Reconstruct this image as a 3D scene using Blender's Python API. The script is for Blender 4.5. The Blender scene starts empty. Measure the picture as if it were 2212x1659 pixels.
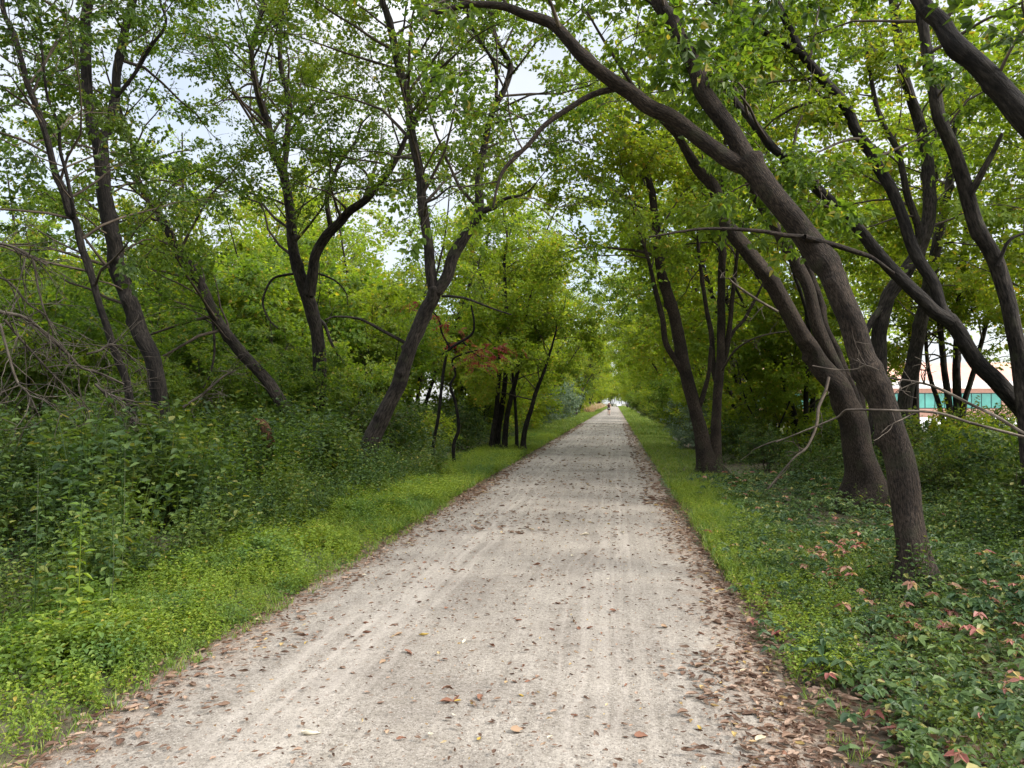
import bpy, math, random
import numpy as np
R = math.radians
rng = np.random.default_rng(11)
random.seed(11)
S = bpy.context.scene
COL = S.collection

# ------------------------------------------------------------------ camera
CAM_H, FPX = 1.65, 740.0
PITCH, YAW = math.atan(19 / FPX), math.atan(104 / FPX)
cam = bpy.data.objects.new('camera', bpy.data.cameras.new('camera'))
cam.data.sensor_width = 36.0
cam.data.lens = FPX / 1024 * 36
cam.data.clip_start, cam.data.clip_end = 0.05, 3000
cam.location = (0, 0, CAM_H)
cam.rotation_euler = (math.pi / 2 + PITCH, 0, YAW)
COL.objects.link(cam)
S.camera = cam
# ------------------------------------------------------------------ sky, sun, exposure
SUN_EL, SUN_ROT = R(36), R(96)
W = bpy.data.worlds.new('World')
S.world = W
W.use_nodes = True
nt = W.node_tree
nt.nodes.clear()
def N(tree, typ, **kw):
    n = tree.nodes.new(typ)
    for k, v in kw.items():
        setattr(n, k, v)
    return n
sky = N(nt, 'ShaderNodeTexSky', sky_type='NISHITA', sun_disc=False, sun_elevation=SUN_EL, sun_rotation=SUN_ROT)
sky.dust_density = 1.5
tc = N(nt, 'ShaderNodeTexCoord')
sep = N(nt, 'ShaderNodeSeparateXYZ')
nt.links.new(tc.outputs['Generated'], sep.inputs[0])
nz = N(nt, 'ShaderNodeTexNoise')
nz.inputs['Scale'].default_value = 2.2
nz.inputs['Detail'].default_value = 6
nt.links.new(tc.outputs['Generated'], nz.inputs['Vector'])
rp = N(nt, 'ShaderNodeValToRGB')
rp.color_ramp.elements[0].position, rp.color_ramp.elements[0].color = 0.38, (0.5,) * 3 + (1,)
rp.color_ramp.elements[1].position, rp.color_ramp.elements[1].color = 0.62, (1, 1, 1, 1)
nt.links.new(nz.outputs['Fac'], rp.inputs[0])
el = N(nt, 'ShaderNodeMapRange')           # overcast sky brighter overhead, boosted above the frame to light path and foliage
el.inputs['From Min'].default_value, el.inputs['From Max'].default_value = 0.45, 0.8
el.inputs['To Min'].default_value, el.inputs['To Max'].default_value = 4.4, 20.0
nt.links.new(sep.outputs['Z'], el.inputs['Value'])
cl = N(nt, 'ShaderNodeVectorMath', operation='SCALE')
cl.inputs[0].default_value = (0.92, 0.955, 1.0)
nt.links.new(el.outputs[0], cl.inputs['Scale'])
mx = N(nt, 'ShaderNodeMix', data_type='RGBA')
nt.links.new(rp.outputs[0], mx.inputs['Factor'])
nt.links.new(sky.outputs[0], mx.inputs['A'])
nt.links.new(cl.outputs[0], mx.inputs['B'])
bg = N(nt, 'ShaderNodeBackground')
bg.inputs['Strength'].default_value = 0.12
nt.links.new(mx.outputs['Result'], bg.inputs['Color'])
wo = N(nt, 'ShaderNodeOutputWorld')
nt.links.new(bg.outputs[0], wo.inputs['Surface'])

sl = bpy.data.lights.new('sun', 'SUN')
sl.energy, sl.angle, sl.color = 3.4, R(16), (1.0, 0.96, 0.9)
so = bpy.data.objects.new('sun', sl)
so.rotation_euler = (math.pi / 2 - SUN_EL, 0, math.pi - SUN_ROT)
so.location = (0, 0, 40)
COL.objects.link(so)
S.view_settings.view_transform = 'Standard'
S.view_settings.look = 'None'
S.view_settings.gamma = 1.0
S.view_settings.exposure = 1.12
cy = S.cycles
cy.max_bounces, cy.diffuse_bounces, cy.glossy_bounces, cy.transmission_bounces = 8, 4, 2, 4
cy.use_denoising = True

# ------------------------------------------------------------------ helpers
CP, SP, CY, SY = math.cos(PITCH), math.sin(PITCH), math.cos(YAW), math.sin(YAW)
FW = np.array((-SY * CP, CY * CP, SP)); RT = np.array((CY, SY, 0.0)); UP = np.cross(RT, FW)
C0 = np.array((0, 0, CAM_H))
K = 1024 / 2212                      # traced stems are in the 2212 px wide view of the photograph
def at(x, y, d):
    "a point seen at (x, y) in the 2212 px view, d metres along the camera axis"
    return C0 + d * (FW + (x * K - 512) / FPX * RT - (y * K - 384) / FPX * UP)
def seen(p):
    q = np.asarray(p) - C0
    d = q @ FW
    d = np.where(np.abs(d) < .05, .05, d)
    return ((q @ RT) / d * FPX + 512) / K, (384 - (q @ UP) / d * FPX) / K, d
def gz(x, y):
    x = np.asarray(x, float); y = np.asarray(y, float)
    out = np.maximum(np.maximum(-4.2 - x, x - 1.6), 0)
    n = .06 * np.sin(x * 1.3 + y * .7) + .05 * np.sin(x * .6 - y * 1.1 + 2) + .03 * np.sin(2.3 * x + 1.7 * y)
    left = np.clip((-4.4 - x) / 6, 0, 1) * .35
    right = -np.clip((x - 1.6) / 3, 0, 1) * .12
    return n * np.clip(out / 1.5, 0, 1) + left + right
def unit(v):
    v = np.asarray(v, float)
    return v / (np.linalg.norm(v, axis=-1, keepdims=True) + 1e-9)

def make_mesh(name, V, F, mats, fmat=None, bark=None, smooth=False):
    me = bpy.data.meshes.new(name)
    V = np.asarray(V, np.float32); F = np.asarray(F, np.int32)
    nf, k = F.shape
    me.vertices.add(len(V)); me.vertices.foreach_set('co', V.ravel())
    me.loops.add(nf * k); me.loops.foreach_set('vertex_index', F.ravel())
    me.polygons.add(nf); me.polygons.foreach_set('loop_start', np.arange(0, nf * k, k, dtype=np.int32))
    for m in mats: me.materials.append(m)
    if fmat is not None: me.polygons.foreach_set('material_index', np.asarray(fmat, np.int32))
    me.polygons.foreach_set('use_smooth', np.full(nf, smooth, bool) if np.isscalar(smooth) else np.asarray(smooth, bool))
    if bark is not None:
        a = me.attributes.new('bark', 'FLOAT_VECTOR', 'POINT')
        a.data.foreach_set('vector', np.asarray(bark, np.float32).ravel())
    me.update(calc_edges=True)
    return me
def link(name, me, parent=None, **props):
    o = bpy.data.objects.new(name, me)
    COL.objects.link(o)
    if parent is not None:
        o.parent = parent
    for k, v in props.items(): o[k] = v
    return o
def thing(name, label, cat, loc=(0, 0, 0), group=None):
    o = bpy.data.objects.new(name, None)
    COL.objects.link(o)
    o.location = [float(c) for c in loc]
    o.empty_display_size = .2
    o['label'] = label; o['category'] = cat
    if group: o['group'] = group
    return o
def tag(o, label, cat, group=None):
    o['label'] = label; o['category'] = cat
    if group: o['group'] = group
    return o
def copy_tree(o, loc, rotz=0, scale=1.0, label=None, name=None):
    c = o.copy(); COL.objects.link(c)
    c.location = [float(v) for v in loc]; c.rotation_euler = (0, 0, rotz)
    c.scale = (scale,) * 3 if np.isscalar(scale) else scale
    if label: c['label'] = label
    for ch in o.children:
        k = ch.copy(); COL.objects.link(k); k.parent = c
    return c

# ------------------------------------------------------------------ materials
def mat(name):
    m = bpy.data.materials.new(name); m.use_nodes = True
    t = m.node_tree; t.nodes.clear()
    return m, t, N(t, 'ShaderNodeOutputMaterial')
def ramp(t, stops, src=None, interp='LINEAR'):
    r = N(t, 'ShaderNodeValToRGB')
    cr = r.color_ramp; cr.interpolation = interp
    while len(cr.elements) < len(stops): cr.elements.new(.5)
    for e, (p, c) in zip(cr.elements, stops):
        e.position = p; e.color = tuple(c) + (1,) if len(c) == 3 else c
    if src is not None: t.links.new(src, r.inputs[0])
    return r
def noise(t, vec, scale, detail=4, rough=.55):
    n = N(t, 'ShaderNodeTexNoise')
    n.inputs['Scale'].default_value = scale; n.inputs['Detail'].default_value = detail
    n.inputs['Roughness'].default_value = rough
    if vec is not None: t.links.new(vec, n.inputs['Vector'])
    return n
def leaf_mat(name, stops, stops2=None, patch=(.5, .62), pscale=.6, trans=.42, tint=(1.4, 1.35, .5), rough=.5):
    m, t, out = mat(name)
    g = N(t, 'ShaderNodeNewGeometry')
    col = ramp(t, stops, g.outputs['Random Per Island']).outputs[0]
    tcn = N(t, 'ShaderNodeTexCoord')
    if stops2:
        c2 = ramp(t, stops2, g.outputs['Random Per Island']).outputs[0]
        n = noise(t, g.outputs['Position'], pscale, 3)
        f = ramp(t, [(patch[0], (0, 0, 0)), (patch[1], (1, 1, 1))], n.outputs['Fac'])
        mx = N(t, 'ShaderNodeMix', data_type='RGBA')
        t.links.new(f.outputs[0], mx.inputs['Factor']); t.links.new(col, mx.inputs['A']); t.links.new(c2, mx.inputs['B'])
        col = mx.outputs['Result']
    p = N(t, 'ShaderNodeBsdfPrincipled')
    t.links.new(col, p.inputs['Base Color'])
    p.inputs['Roughness'].default_value = rough
    p.inputs['Specular IOR Level'].default_value = .22
    tm = N(t, 'ShaderNodeMix', data_type='RGBA', blend_type='MULTIPLY')
    tm.inputs['Factor'].default_value = 1
    t.links.new(col, tm.inputs['A']); tm.inputs['B'].default_value = tint + (1,)
    tr = N(t, 'ShaderNodeBsdfTranslucent')
    t.links.new(tm.outputs['Result'], tr.inputs['Color'])
    ms = N(t, 'ShaderNodeMixShader'); ms.inputs[0].default_value = trans
    t.links.new(p.outputs[0], ms.inputs[1]); t.links.new(tr.outputs[0], ms.inputs[2])
    t.links.new(ms.outputs[0], out.inputs[0])
    return m
def bark_mat(name, dark, mid, light, moss=None, bump=.5, fur=1.0):
    m, t, out = mat(name)
    a = N(t, 'ShaderNodeAttribute', attribute_name='bark')
    mp = N(t, 'ShaderNodeMapping'); mp.inputs['Scale'].default_value = (38 * fur, 38 * fur, 9 * fur)
    t.links.new(a.outputs['Vector'], mp.inputs['Vector'])
    n1 = noise(t, mp.outputs[0], 1.0, 6, .65)
    n2 = noise(t, a.outputs['Vector'], 2.6, 4)
    c1 = ramp(t, [(.34, dark), (.48, mid), (.66, light)], n1.outputs['Fac'])
    c2 = ramp(t, [(.35, (.55, .52, .52)), (.65, (1.3, 1.26, 1.2))], n2.outputs['Fac'])
    mm = N(t, 'ShaderNodeMix', data_type='RGBA', blend_type='MULTIPLY'); mm.inputs['Factor'].default_value = 1
    t.links.new(c1.outputs[0], mm.inputs['A']); t.links.new(c2.outputs[0], mm.inputs['B'])
    col = mm.outputs['Result']
    if moss:
        n3 = noise(t, a.outputs['Vector'], 4.5, 5)
        f = ramp(t, [(.56, (0, 0, 0)), (.7, (.55, .55, .55))], n3.outputs['Fac'])
        m2 = N(t, 'ShaderNodeMix', data_type='RGBA')
        t.links.new(f.outputs[0], m2.inputs['Factor']); t.links.new(col, m2.inputs['A']); m2.inputs['B'].default_value = moss + (1,)
        col = m2.outputs['Result']
    p = N(t, 'ShaderNodeBsdfPrincipled'); p.inputs['Roughness'].default_value = .9
    p.inputs['Specular IOR Level'].default_value = .2
    b = N(t, 'ShaderNodeBump'); b.inputs['Strength'].default_value = min(1, bump * 1.3); b.inputs['Distance'].default_value = .04
    t.links.new(n1.outputs['Fac'], b.inputs['Height'])
    t.links.new(b.outputs[0], p.inputs['Normal']); t.links.new(col, p.inputs['Base Color'])
    t.links.new(p.outputs[0], out.inputs[0])
    return m
def plain(name, c, rough=.6, metal=0.0, var=.15, scale=6, spec=.4):
    m, t, out = mat(name)
    tcn = N(t, 'ShaderNodeTexCoord')
    n = noise(t, tcn.outputs['Object'], scale, 4)
    r = ramp(t, [(.3, tuple(v * (1 - var) for v in c)), (.7, tuple(min(1, v * (1 + var)) for v in c))], n.outputs['Fac'])
    p = N(t, 'ShaderNodeBsdfPrincipled')
    p.inputs['Roughness'].default_value = rough; p.inputs['Metallic'].default_value = metal
    p.inputs['Specular IOR Level'].default_value = spec
    t.links.new(r.outputs[0], p.inputs['Base Color']); t.links.new(p.outputs[0], out.inputs[0])
    return m

M_DARK = leaf_mat('leaf_dark_green', [(0, (.030, .058, .012)), (.5, (.05, .09, .017)), (.95, (.078, .122, .022)), (1, (.2, .17, .03))],
                  [(0, (.06, .10, .018)), (.9, (.10, .14, .025)), (1, (.25, .2, .04))], (.5, .62), .5)
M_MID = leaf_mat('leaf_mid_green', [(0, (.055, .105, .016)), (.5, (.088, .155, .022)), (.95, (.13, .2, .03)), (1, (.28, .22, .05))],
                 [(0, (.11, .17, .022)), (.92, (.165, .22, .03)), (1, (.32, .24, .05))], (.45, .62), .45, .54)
M_LIME = leaf_mat('leaf_yellow_green', [(0, (.11, .17, .02)), (.5, (.16, .235, .026)), (.94, (.2, .27, .032)), (1, (.38, .28, .05))],
                  [(0, (.18, .25, .028)), (.86, (.235, .285, .034)), (1, (.42, .28, .06))], (.45, .6), .3, .6)
M_BLUE = leaf_mat('leaf_silvery_green', [(0, (.08, .13, .075)), (.6, (.14, .19, .12)), (1, (.2, .25, .16))], trans=.3, tint=(1.1, 1.2, .9))
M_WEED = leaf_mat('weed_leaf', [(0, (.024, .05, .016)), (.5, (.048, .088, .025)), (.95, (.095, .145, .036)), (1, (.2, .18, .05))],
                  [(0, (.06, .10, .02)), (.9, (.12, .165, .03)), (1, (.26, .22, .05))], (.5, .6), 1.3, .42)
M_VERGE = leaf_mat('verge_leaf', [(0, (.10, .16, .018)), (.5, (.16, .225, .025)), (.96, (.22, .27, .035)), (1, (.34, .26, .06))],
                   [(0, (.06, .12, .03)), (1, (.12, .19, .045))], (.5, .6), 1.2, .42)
M_GRASS = leaf_mat('grass_blade', [(0, (.07, .13, .02)), (.6, (.13, .2, .03)), (1, (.24, .24, .07))], trans=.4)
M_CREEP = leaf_mat('creeper_leaf', [(0, (.026, .055, .022)), (.5, (.045, .085, .03)), (.94, (.085, .13, .036)), (1, (.26, .23, .06))],
                   [(0, (.05, .085, .03)), (.9, (.11, .16, .04)), (1, (.3, .25, .07))], (.45, .6), 1.5, .3, (1.15, 1.2, .8))
M_CREEPR = leaf_mat('creeper_red_leaf', [(0, (.22, .06, .05)), (.35, (.3, .125, .10)), (.7, (.32, .19, .12)), (.9, (.34, .26, .08)), (1, (.2, .09, .06))], trans=.3, tint=(1.1, 1, .8))
M_RED = leaf_mat('sumac_red_leaf', [(0, (.16, .02, .022)), (.6, (.27, .05, .045)), (1, (.30, .13, .05))], trans=.35, tint=(1.1, .9, .8))
M_TAN = leaf_mat('dry_grass_blade', [(0, (.38, .25, .13)), (.6, (.5, .34, .2)), (1, (.42, .36, .16))], trans=.3, tint=(1, 1, .9))
M_DRY = leaf_mat('dry_leaf', [(0, (.075, .042, .028)), (.35, (.135, .08, .052)), (.7, (.2, .13, .088)), (.93, (.29, .205, .15)), (.98, (.32, .22, .07)), (1, (.4, .35, .26))],
                 trans=.12, tint=(1.1, .9, .7), rough=.7)
M_BARK = bark_mat('bark_grey_brown', (.005, .004, .0035), (.022, .018, .0155), (.055, .046, .039), moss=(.04, .043, .022))
M_BARKR = bark_mat('bark_brown', (.005, .0038, .003), (.026, .019, .0145), (.07, .053, .04), moss=(.04, .04, .022), bump=.8, fur=2.3)
M_BARKD = bark_mat('bark_dark', (.004, .0035, .003), (.013, .011, .0097), (.035, .03, .026), bump=.5)
M_TWIG = bark_mat('twig', (.035, .028, .022), (.06, .048, .038), (.10, .08, .06), bump=.1)
M_DEAD = bark_mat('dead_wood', (.035, .028, .022), (.085, .07, .056), (.165, .14, .115), bump=.3)

# ------------------------------------------------------------------ wood and leaf geometry
def spline(P, n):
    "Catmull-Rom through the points (rows may carry a radius too)"
    P = np.asarray(P, float)
    if len(P) < 3:
        t = np.linspace(0, 1, n)[:, None]
        return P[0] * (1 - t) + P[-1] * t
    Q = np.vstack([2 * P[0] - P[1], P, 2 * P[-1] - P[-2]])
    u = np.linspace(0, len(P) - 1 - 1e-6, n)
    i = u.astype(int); f = (u - i)[:, None]
    a, b, c, d = Q[i], Q[i + 1], Q[i + 2], Q[i + 3]
    return .5 * (2 * b + (c - a) * f + (2 * a - 5 * b + 4 * c - d) * f ** 2 + (3 * b - a - 3 * c + d) * f ** 3)
class Wood:
    def __init__(self): self.V, self.F, self.B, self.n = [], [], [], 0
    def tube(self, P, r, sides=6, rough=0.0, knots=()):
        P = np.asarray(P, float); r = np.asarray(r, float)
        if r[-1] > .006:
            e_ = unit(P[-1] - P[-2]) * r[-1]
            P = np.vstack([P, P[-1] + e_ * .35, P[-1] + e_ * .55]); r = np.append(r, (r[-1] * .8, r[-1] * .08))
        T = unit(np.gradient(P, axis=0))
        ref = np.array((0.3, .2, 1.0)) if abs(unit(T.mean(0))[2]) < .8 else np.array((1.0, .1, .1))
        A = unit(np.cross(T, ref)); Bn = np.cross(T, A)
        th = np.linspace(0, 2 * np.pi, sides, endpoint=False)
        L = np.concatenate([[0], np.cumsum(np.linalg.norm(np.diff(P, axis=0), axis=1))])
        rr = r[:, None] * np.ones(sides)
        if rough:
            ph = random.random() * 9
            rr = rr * (1 + rough * (np.sin(th * 3 + ph + L[:, None] * 2.1) * .5 + np.sin(th * 2 - ph + L[:, None] * 5.3) * .35 + np.sin(L[:, None] * 9 + ph + th) * .3))
        for kl, kt, ka, ks in knots:
            dth = (th[None] - kt + np.pi) % (2 * np.pi) - np.pi
            rr = rr * (1 + ka * np.exp(-((L[:, None] - kl) / ks) ** 2 - (dth / .55) ** 2))
        ring = P[:, None] + rr[..., None] * (np.cos(th)[None, :, None] * A[:, None] + np.sin(th)[None, :, None] * Bn[:, None])
        b = np.stack([np.cos(th)[None] * rr, np.sin(th)[None] * rr, L[:, None] + 0 * rr], -1) + random.random() * 7
        n = len(P)
        i = np.arange(n - 1)[:, None] * sides; j = np.arange(sides)[None]; j2 = (j + 1) % sides
        f = np.stack([i + j, i + j2, i + sides + j2, i + sides + j], -1).reshape(-1, 4) + self.n
        self.V.append(ring.reshape(-1, 3)); self.F.append(f); self.B.append(b.reshape(-1, 3)); self.n += n * sides
    def arrays(self): return np.vstack(self.V), np.vstack(self.F), np.vstack(self.B)
    def mesh(self, name, m):
        V, F, B = self.arrays()
        return make_mesh(name, V, F, [m], bark=B, smooth=True)

def rot(axis, a):
    c, s = math.cos(a), math.sin(a)
    return np.array([[1, 0, 0], [0, c, -s], [0, s, c]] if axis == 0 else [[c, 0, s], [0, 1, 0], [-s, 0, c]] if axis == 1 else [[c, -s, 0], [s, c, 0], [0, 0, 1]])
def leaf6(L, Wd, fold=.12, droop=.15):
    return np.array([(0, 0, 0), (.3 * L, -Wd, fold * L), (.66 * L, -.75 * Wd, fold * .7 * L - droop * .4 * L), (L, 0, -droop * L),
                     (.66 * L, .75 * Wd, fold * .7 * L - droop * .4 * L), (.3 * L, Wd, fold * L)]), np.array([(0, 1, 2, 3), (0, 3, 4, 5)])
def leaf4(L, Wd):
    return np.array([(0, 0, 0), (.45 * L, -Wd, .06 * L), (L, 0, -.1 * L), (.45 * L, Wd, .06 * L)]), np.array([(0, 1, 2, 3)])
class Bag:
    def __init__(self): self.V, self.F, self.n = [], [], 0
    def add(self, vf, M=None, p=None):
        V, F = vf
        if M is not None: V = V @ M.T
        if p is not None: V = V + p
        self.V.append(V); self.F.append(F + self.n); self.n += len(V)
    def get(self): return np.vstack(self.V), np.vstack(self.F)
def spray(r, n=7, length=.34, leaf=.085, wid=.3, k=3, far=False):
    "a twig end: n compound leaves along +X"
    b = Bag()
    for i in range(n):
        s = (i + r.uniform(.1, .9)) / n
        side = 1 if i % 2 else -1
        p = np.array((s * length, 0, -.08 * s * length + r.normal() * .02))
        base = rot(2, side * r.uniform(.5, 1.25) * (1 - .5 * s)) @ rot(1, r.uniform(-.25, .75)) @ rot(0, r.normal() * .5)
        pet = base @ np.array((leaf * r.uniform(.5, 1.0), 0, 0))
        kk = k if r.random() > .25 else max(1, k - 2)
        for j in range(kk):
            a = (j - (kk - 1) / 2) * .85 + r.normal() * .15
            l = leaf * r.uniform(.7, 1.2) * (1 if j == kk // 2 else .85)
            m = base @ rot(2, a) @ rot(1, r.uniform(-.1, .35)) @ rot(0, r.normal() * .35)
            b.add(leaf4(l, l * wid) if far else leaf6(l, l * wid * r.uniform(.8, 1.15)), m, p + pet)
    return b.get()
def weed(r, h=.8, n=16, leaf=.075, wid=.28, far=False, lean=.15):
    "an upright leafy stem"
    b = Bag()
    lx, ly = r.normal(0, lean, 2)
    for i in range(n):
        s = .12 + .88 * (i + r.random()) / n
        a = i * 2.4 + r.normal() * .3
        p = np.array((lx * h * s * s, ly * h * s * s, h * s))
        l = leaf * r.uniform(.7, 1.25) * (1.15 - .5 * s)
        m = rot(2, a) @ rot(1, r.uniform(-.35, .55) - .3 * (s > .85)) @ rot(0, r.normal() * .3)
        b.add(leaf4(l, l * wid) if far else leaf6(l, l * wid), m, p + m @ np.array((l * .25, 0, 0)))
    if not far:
        w = .0028 * (h / .8) + .0012
        for q in range(2):
            d = np.array((w, 0, 0)) if q else np.array((0, w, 0))
            m_ = np.array((lx * h * .25, ly * h * .25, h * .5)); t_ = np.array((lx * h, ly * h, h))
            b.add((np.array([-d, d, m_ + d, m_ - d, t_ + d * .4, t_ - d * .4]), np.array([(0, 1, 2, 3), (3, 2, 4, 5)])))
    return b.get()
def palmate(r, leaf=.07, k=5, up=.12):
    "one creeper leaf: k leaflets on a stalk"
    b = Bag()
    tilt = rot(2, r.uniform(0, 6.28)) @ rot(1, r.normal() * .25)
    for j in range(k):
        l = leaf * r.uniform(.8, 1.1) * (1 if j == k // 2 else .88)
        m = tilt @ rot(2, (j - (k - 1) / 2) * (.95 if k > 3 else 1.3)) @ rot(1, r.uniform(0, .35)) @ rot(0, r.normal() * .2)
        b.add(leaf6(l, l * .27, .1, .2), m, np.array((0, 0, up)))
    return b.get()
def stamp(protos, pick, M, P):
    Vs, Fs, n = [], [], 0
    for k, (V, F) in enumerate(protos):
        s = np.nonzero(pick == k)[0]
        if not len(s): continue
        v = np.einsum('nij,vj->nvi', M[s], V) + P[s][:, None]
        f = F[None] + (np.arange(len(s)) * len(V))[:, None, None] + n
        Vs.append(v.reshape(-1, 3)); Fs.append(f.reshape(-1, F.shape[1])); n += len(s) * len(V)
    return np.vstack(Vs), np.vstack(Fs)
def frames(X, r, roll=.5):
    "rotation matrices whose X axis is the given direction, Z roughly up"
    X = unit(X)
    Z = np.zeros_like(X); Z[:, 2] = 1; Z += r.normal(0, roll, X.shape)
    Y = unit(np.cross(Z, X)); Z = np.cross(X, Y)
    return np.stack([X, Y, Z], -1)
def upright(n, r, s0, s1, tilt=.12):
    a = r.uniform(0, 6.283, n); s = r.uniform(s0, s1, n)
    M = np.zeros((n, 3, 3))
    M[:, 0, 0] = np.cos(a); M[:, 0, 1] = -np.sin(a); M[:, 1, 0] = np.sin(a); M[:, 1, 1] = np.cos(a); M[:, 2, 2] = 1
    M[:, 0, 2] = r.normal(0, tilt, n); M[:, 1, 2] = r.normal(0, tilt, n)
    return M * s[:, None, None]

# gaps of open sky between the crowns on the left (centre, half size in the 2212 px view, chance that a spray stays)
GAPS = [(430, 290, 50, 70, .45), (835, 500, 70, 55, .4), (970, 430, 40, 80, .6), (310, 570, 45, 45, .5), (1240, 560, 50, 50, .55), (2130, 90, 60, 90, .45), (1790, 60, 60, 60, .5)]
def thin_out(P, r):
    x, y, d = seen(P)
    keep = np.ones(len(P), bool); u = r.random(len(P))
    for gx, gy, a, b, p in GAPS:
        keep &= ~((((x - gx) / a) ** 2 + ((y - gy) / b) ** 2 < 1) & (u > p))
    return keep

SPR = [spray(np.random.default_rng(i), n=6 + i % 3) for i in range(7)]
SPR_FAR = [spray(np.random.default_rng(40 + i), n=7, length=.5, leaf=.13, wid=.33, k=3, far=True) for i in range(6)]

def grow(wood, stems, r, step=.4, blen=(1.2, 2.4), twig=.24, dens=1.0, outward=None, up=.25, sprays=SPR, size=1.0, thin=True, zmin=2.2, u0=.22):
    "side branches and twigs on the given stems -> leaf sprays (directions, places)"
    D, P = [], []
    for pts, rad, t0 in stems:
        L = np.concatenate([[0], np.cumsum(np.linalg.norm(np.diff(pts, axis=0), axis=1))])
        s = L[-1] * t0 + r.uniform(0, step)
        while s < L[-1]:
            p = np.array([np.interp(s, L, pts[:, k]) for k in range(3)])
            rr = np.interp(s, L, rad)
            i = min(np.searchsorted(L, s), len(pts) - 1)
            tan = unit(pts[i] - pts[i - 1])
            s += step * r.uniform(.6, 1.4)
            if p[2] < zmin and r.random() < .8: continue
            side = unit(np.cross(tan, r.normal(size=3)))
            d = unit(side + tan * r.uniform(.2, .9) + np.array((0, 0, up)) + (0 if outward is None else np.asarray(outward) * r.uniform(0, .7)))
            bl = r.uniform(*blen) * (1.0 if s < L[-1] * .85 else .7)
            nb = 7
            bp = [p]
            dd = d.copy()
            for q in range(nb - 1):
                dd = unit(dd + r.normal(0, .17, 3) + np.array((0, 0, -.05)))
                bp.append(bp[-1] + dd * bl / (nb - 1))
            bp = np.array(bp)
            br = np.linspace(min(rr * .45, .011 * bl + .004), .004, nb)
            wood.tube(bp, br, 5)
            ntw = max(2, int(bl / twig))
            for q in range(ntw):
                u = u0 + (1 - u0) * (q + r.random()) / ntw
                x = u * (nb - 1); i0 = min(int(x), nb - 2); f = x - i0
                tp = bp[i0] * (1 - f) + bp[i0 + 1] * f
                td = unit(unit(bp[i0 + 1] - bp[i0]) + unit(r.normal(size=3)) * .9 + np.array((0, 0, .05)))
                tl = r.uniform(.35, .85) * (1.15 - .4 * u)
                te = tp + td * tl + np.array((0, 0, -.06 * tl))
                wood.tube(np.array([tp, (tp + te) / 2 + np.array((0, 0, .03 * tl)), te]), [.005, .0035, .002], 3)
                for w in range(int(r.poisson(3.0 * dens))):
                    v = r.uniform(.1, 1)
                    D.append(td + r.normal(0, .45, 3)); P.append(tp + (te - tp) * v)
    D, P = np.array(D), np.array(P)
    if thin:
        k = thin_out(P, r); D, P = D[k], P[k]
    D[:, 2] = D[:, 2] * .7 - .1
    M = frames(D, r) * (r.uniform(.6, 1.4, len(P)) * size)[:, None, None]
    return stamp(sprays, r.integers(0, len(sprays), len(P)), M, P)
def crown_mesh(name, wood, LV, LF, leaf_m, twig_m=None):
    WV, WF, WB = wood.arrays()
    V = np.vstack([WV, LV]); F = np.vstack([WF, LF + len(WV)])
    B = np.vstack([WB, np.zeros_like(LV)])
    fm = np.concatenate([np.zeros(len(WF), int), np.ones(len(LF), int)])
    return make_mesh(name, V, F, [twig_m or M_TWIG, leaf_m], fm, B, fm == 0)
# ------------------------------------------------------------------ ground and trail
XL, XR = -2.75, .92                       # edges of the trail, which runs along +Y
def axis_pts(lo, hi, fine, far):
    a = np.concatenate([-np.geomspace(fine[0], far, 22)[::-1] if lo < 0 else [], np.arange(-fine[0] + .25, fine[1], .25), np.geomspace(fine[1], hi, 26)])
    return np.unique(np.round(a, 3))
gx = np.unique(np.concatenate([-np.geomspace(16, 900, 26), np.arange(-15.75, 12, .25), np.geomspace(12, 900, 26)]))
gy = np.unique(np.concatenate([-np.geomspace(6, 300, 14), np.arange(-5.5, 40, .35), np.geomspace(40, 1500, 40)]))
GX, GY = np.meshgrid(gx, gy)
GZ = np.where((GX > XL - .25) & (GX < XR + .35), -.03, gz(GX, GY))
idx = np.arange(GX.size).reshape(GX.shape)
GF = np.stack([idx[:-1, :-1], idx[:-1, 1:], idx[1:, 1:], idx[1:, :-1]], -1).reshape(-1, 4)
m, t, out = mat('forest_soil')
tcn = N(t, 'ShaderNodeTexCoord')
n1 = noise(t, tcn.outputs['Object'], 9, 8, .7); n2 = noise(t, tcn.outputs['Object'], .5, 4); n3 = noise(t, tcn.outputs['Object'], 55, 4, .7)
c1 = ramp(t, [(.3, (.028, .022, .014)), (.5, (.07, .052, .034)), (.7, (.14, .095, .06))], n1.outputs['Fac'])
c2 = ramp(t, [(.35, (.035, .055, .014)), (.6, (.07, .10, .025)), (.8, (.10, .12, .04))], n3.outputs['Fac'])
f = ramp(t, [(.42, (0, 0, 0)), (.6, (.85, .85, .85))], n2.outputs['Fac'])
mx = N(t, 'ShaderNodeMix', data_type='RGBA')
t.links.new(f.outputs[0], mx.inputs['Factor']); t.links.new(c1.outputs[0], mx.inputs['A']); t.links.new(c2.outputs[0], mx.inputs['B'])
p = N(t, 'ShaderNodeBsdfPrincipled'); p.inputs['Roughness'].default_value = .95
b = N(t, 'ShaderNodeBump'); b.inputs['Strength'].default_value = .8; b.inputs['Distance'].default_value = .03
t.links.new(n1.outputs['Fac'], b.inputs['Height']); t.links.new(b.outputs[0], p.inputs['Normal'])
t.links.new(mx.outputs['Result'], p.inputs['Base Color']); t.links.new(p.outputs[0], out.inputs[0])
link('ground', make_mesh('ground', np.stack([GX, GY, GZ], -1).reshape(-1, 3), GF, [m], smooth=True), kind='structure')

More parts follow.
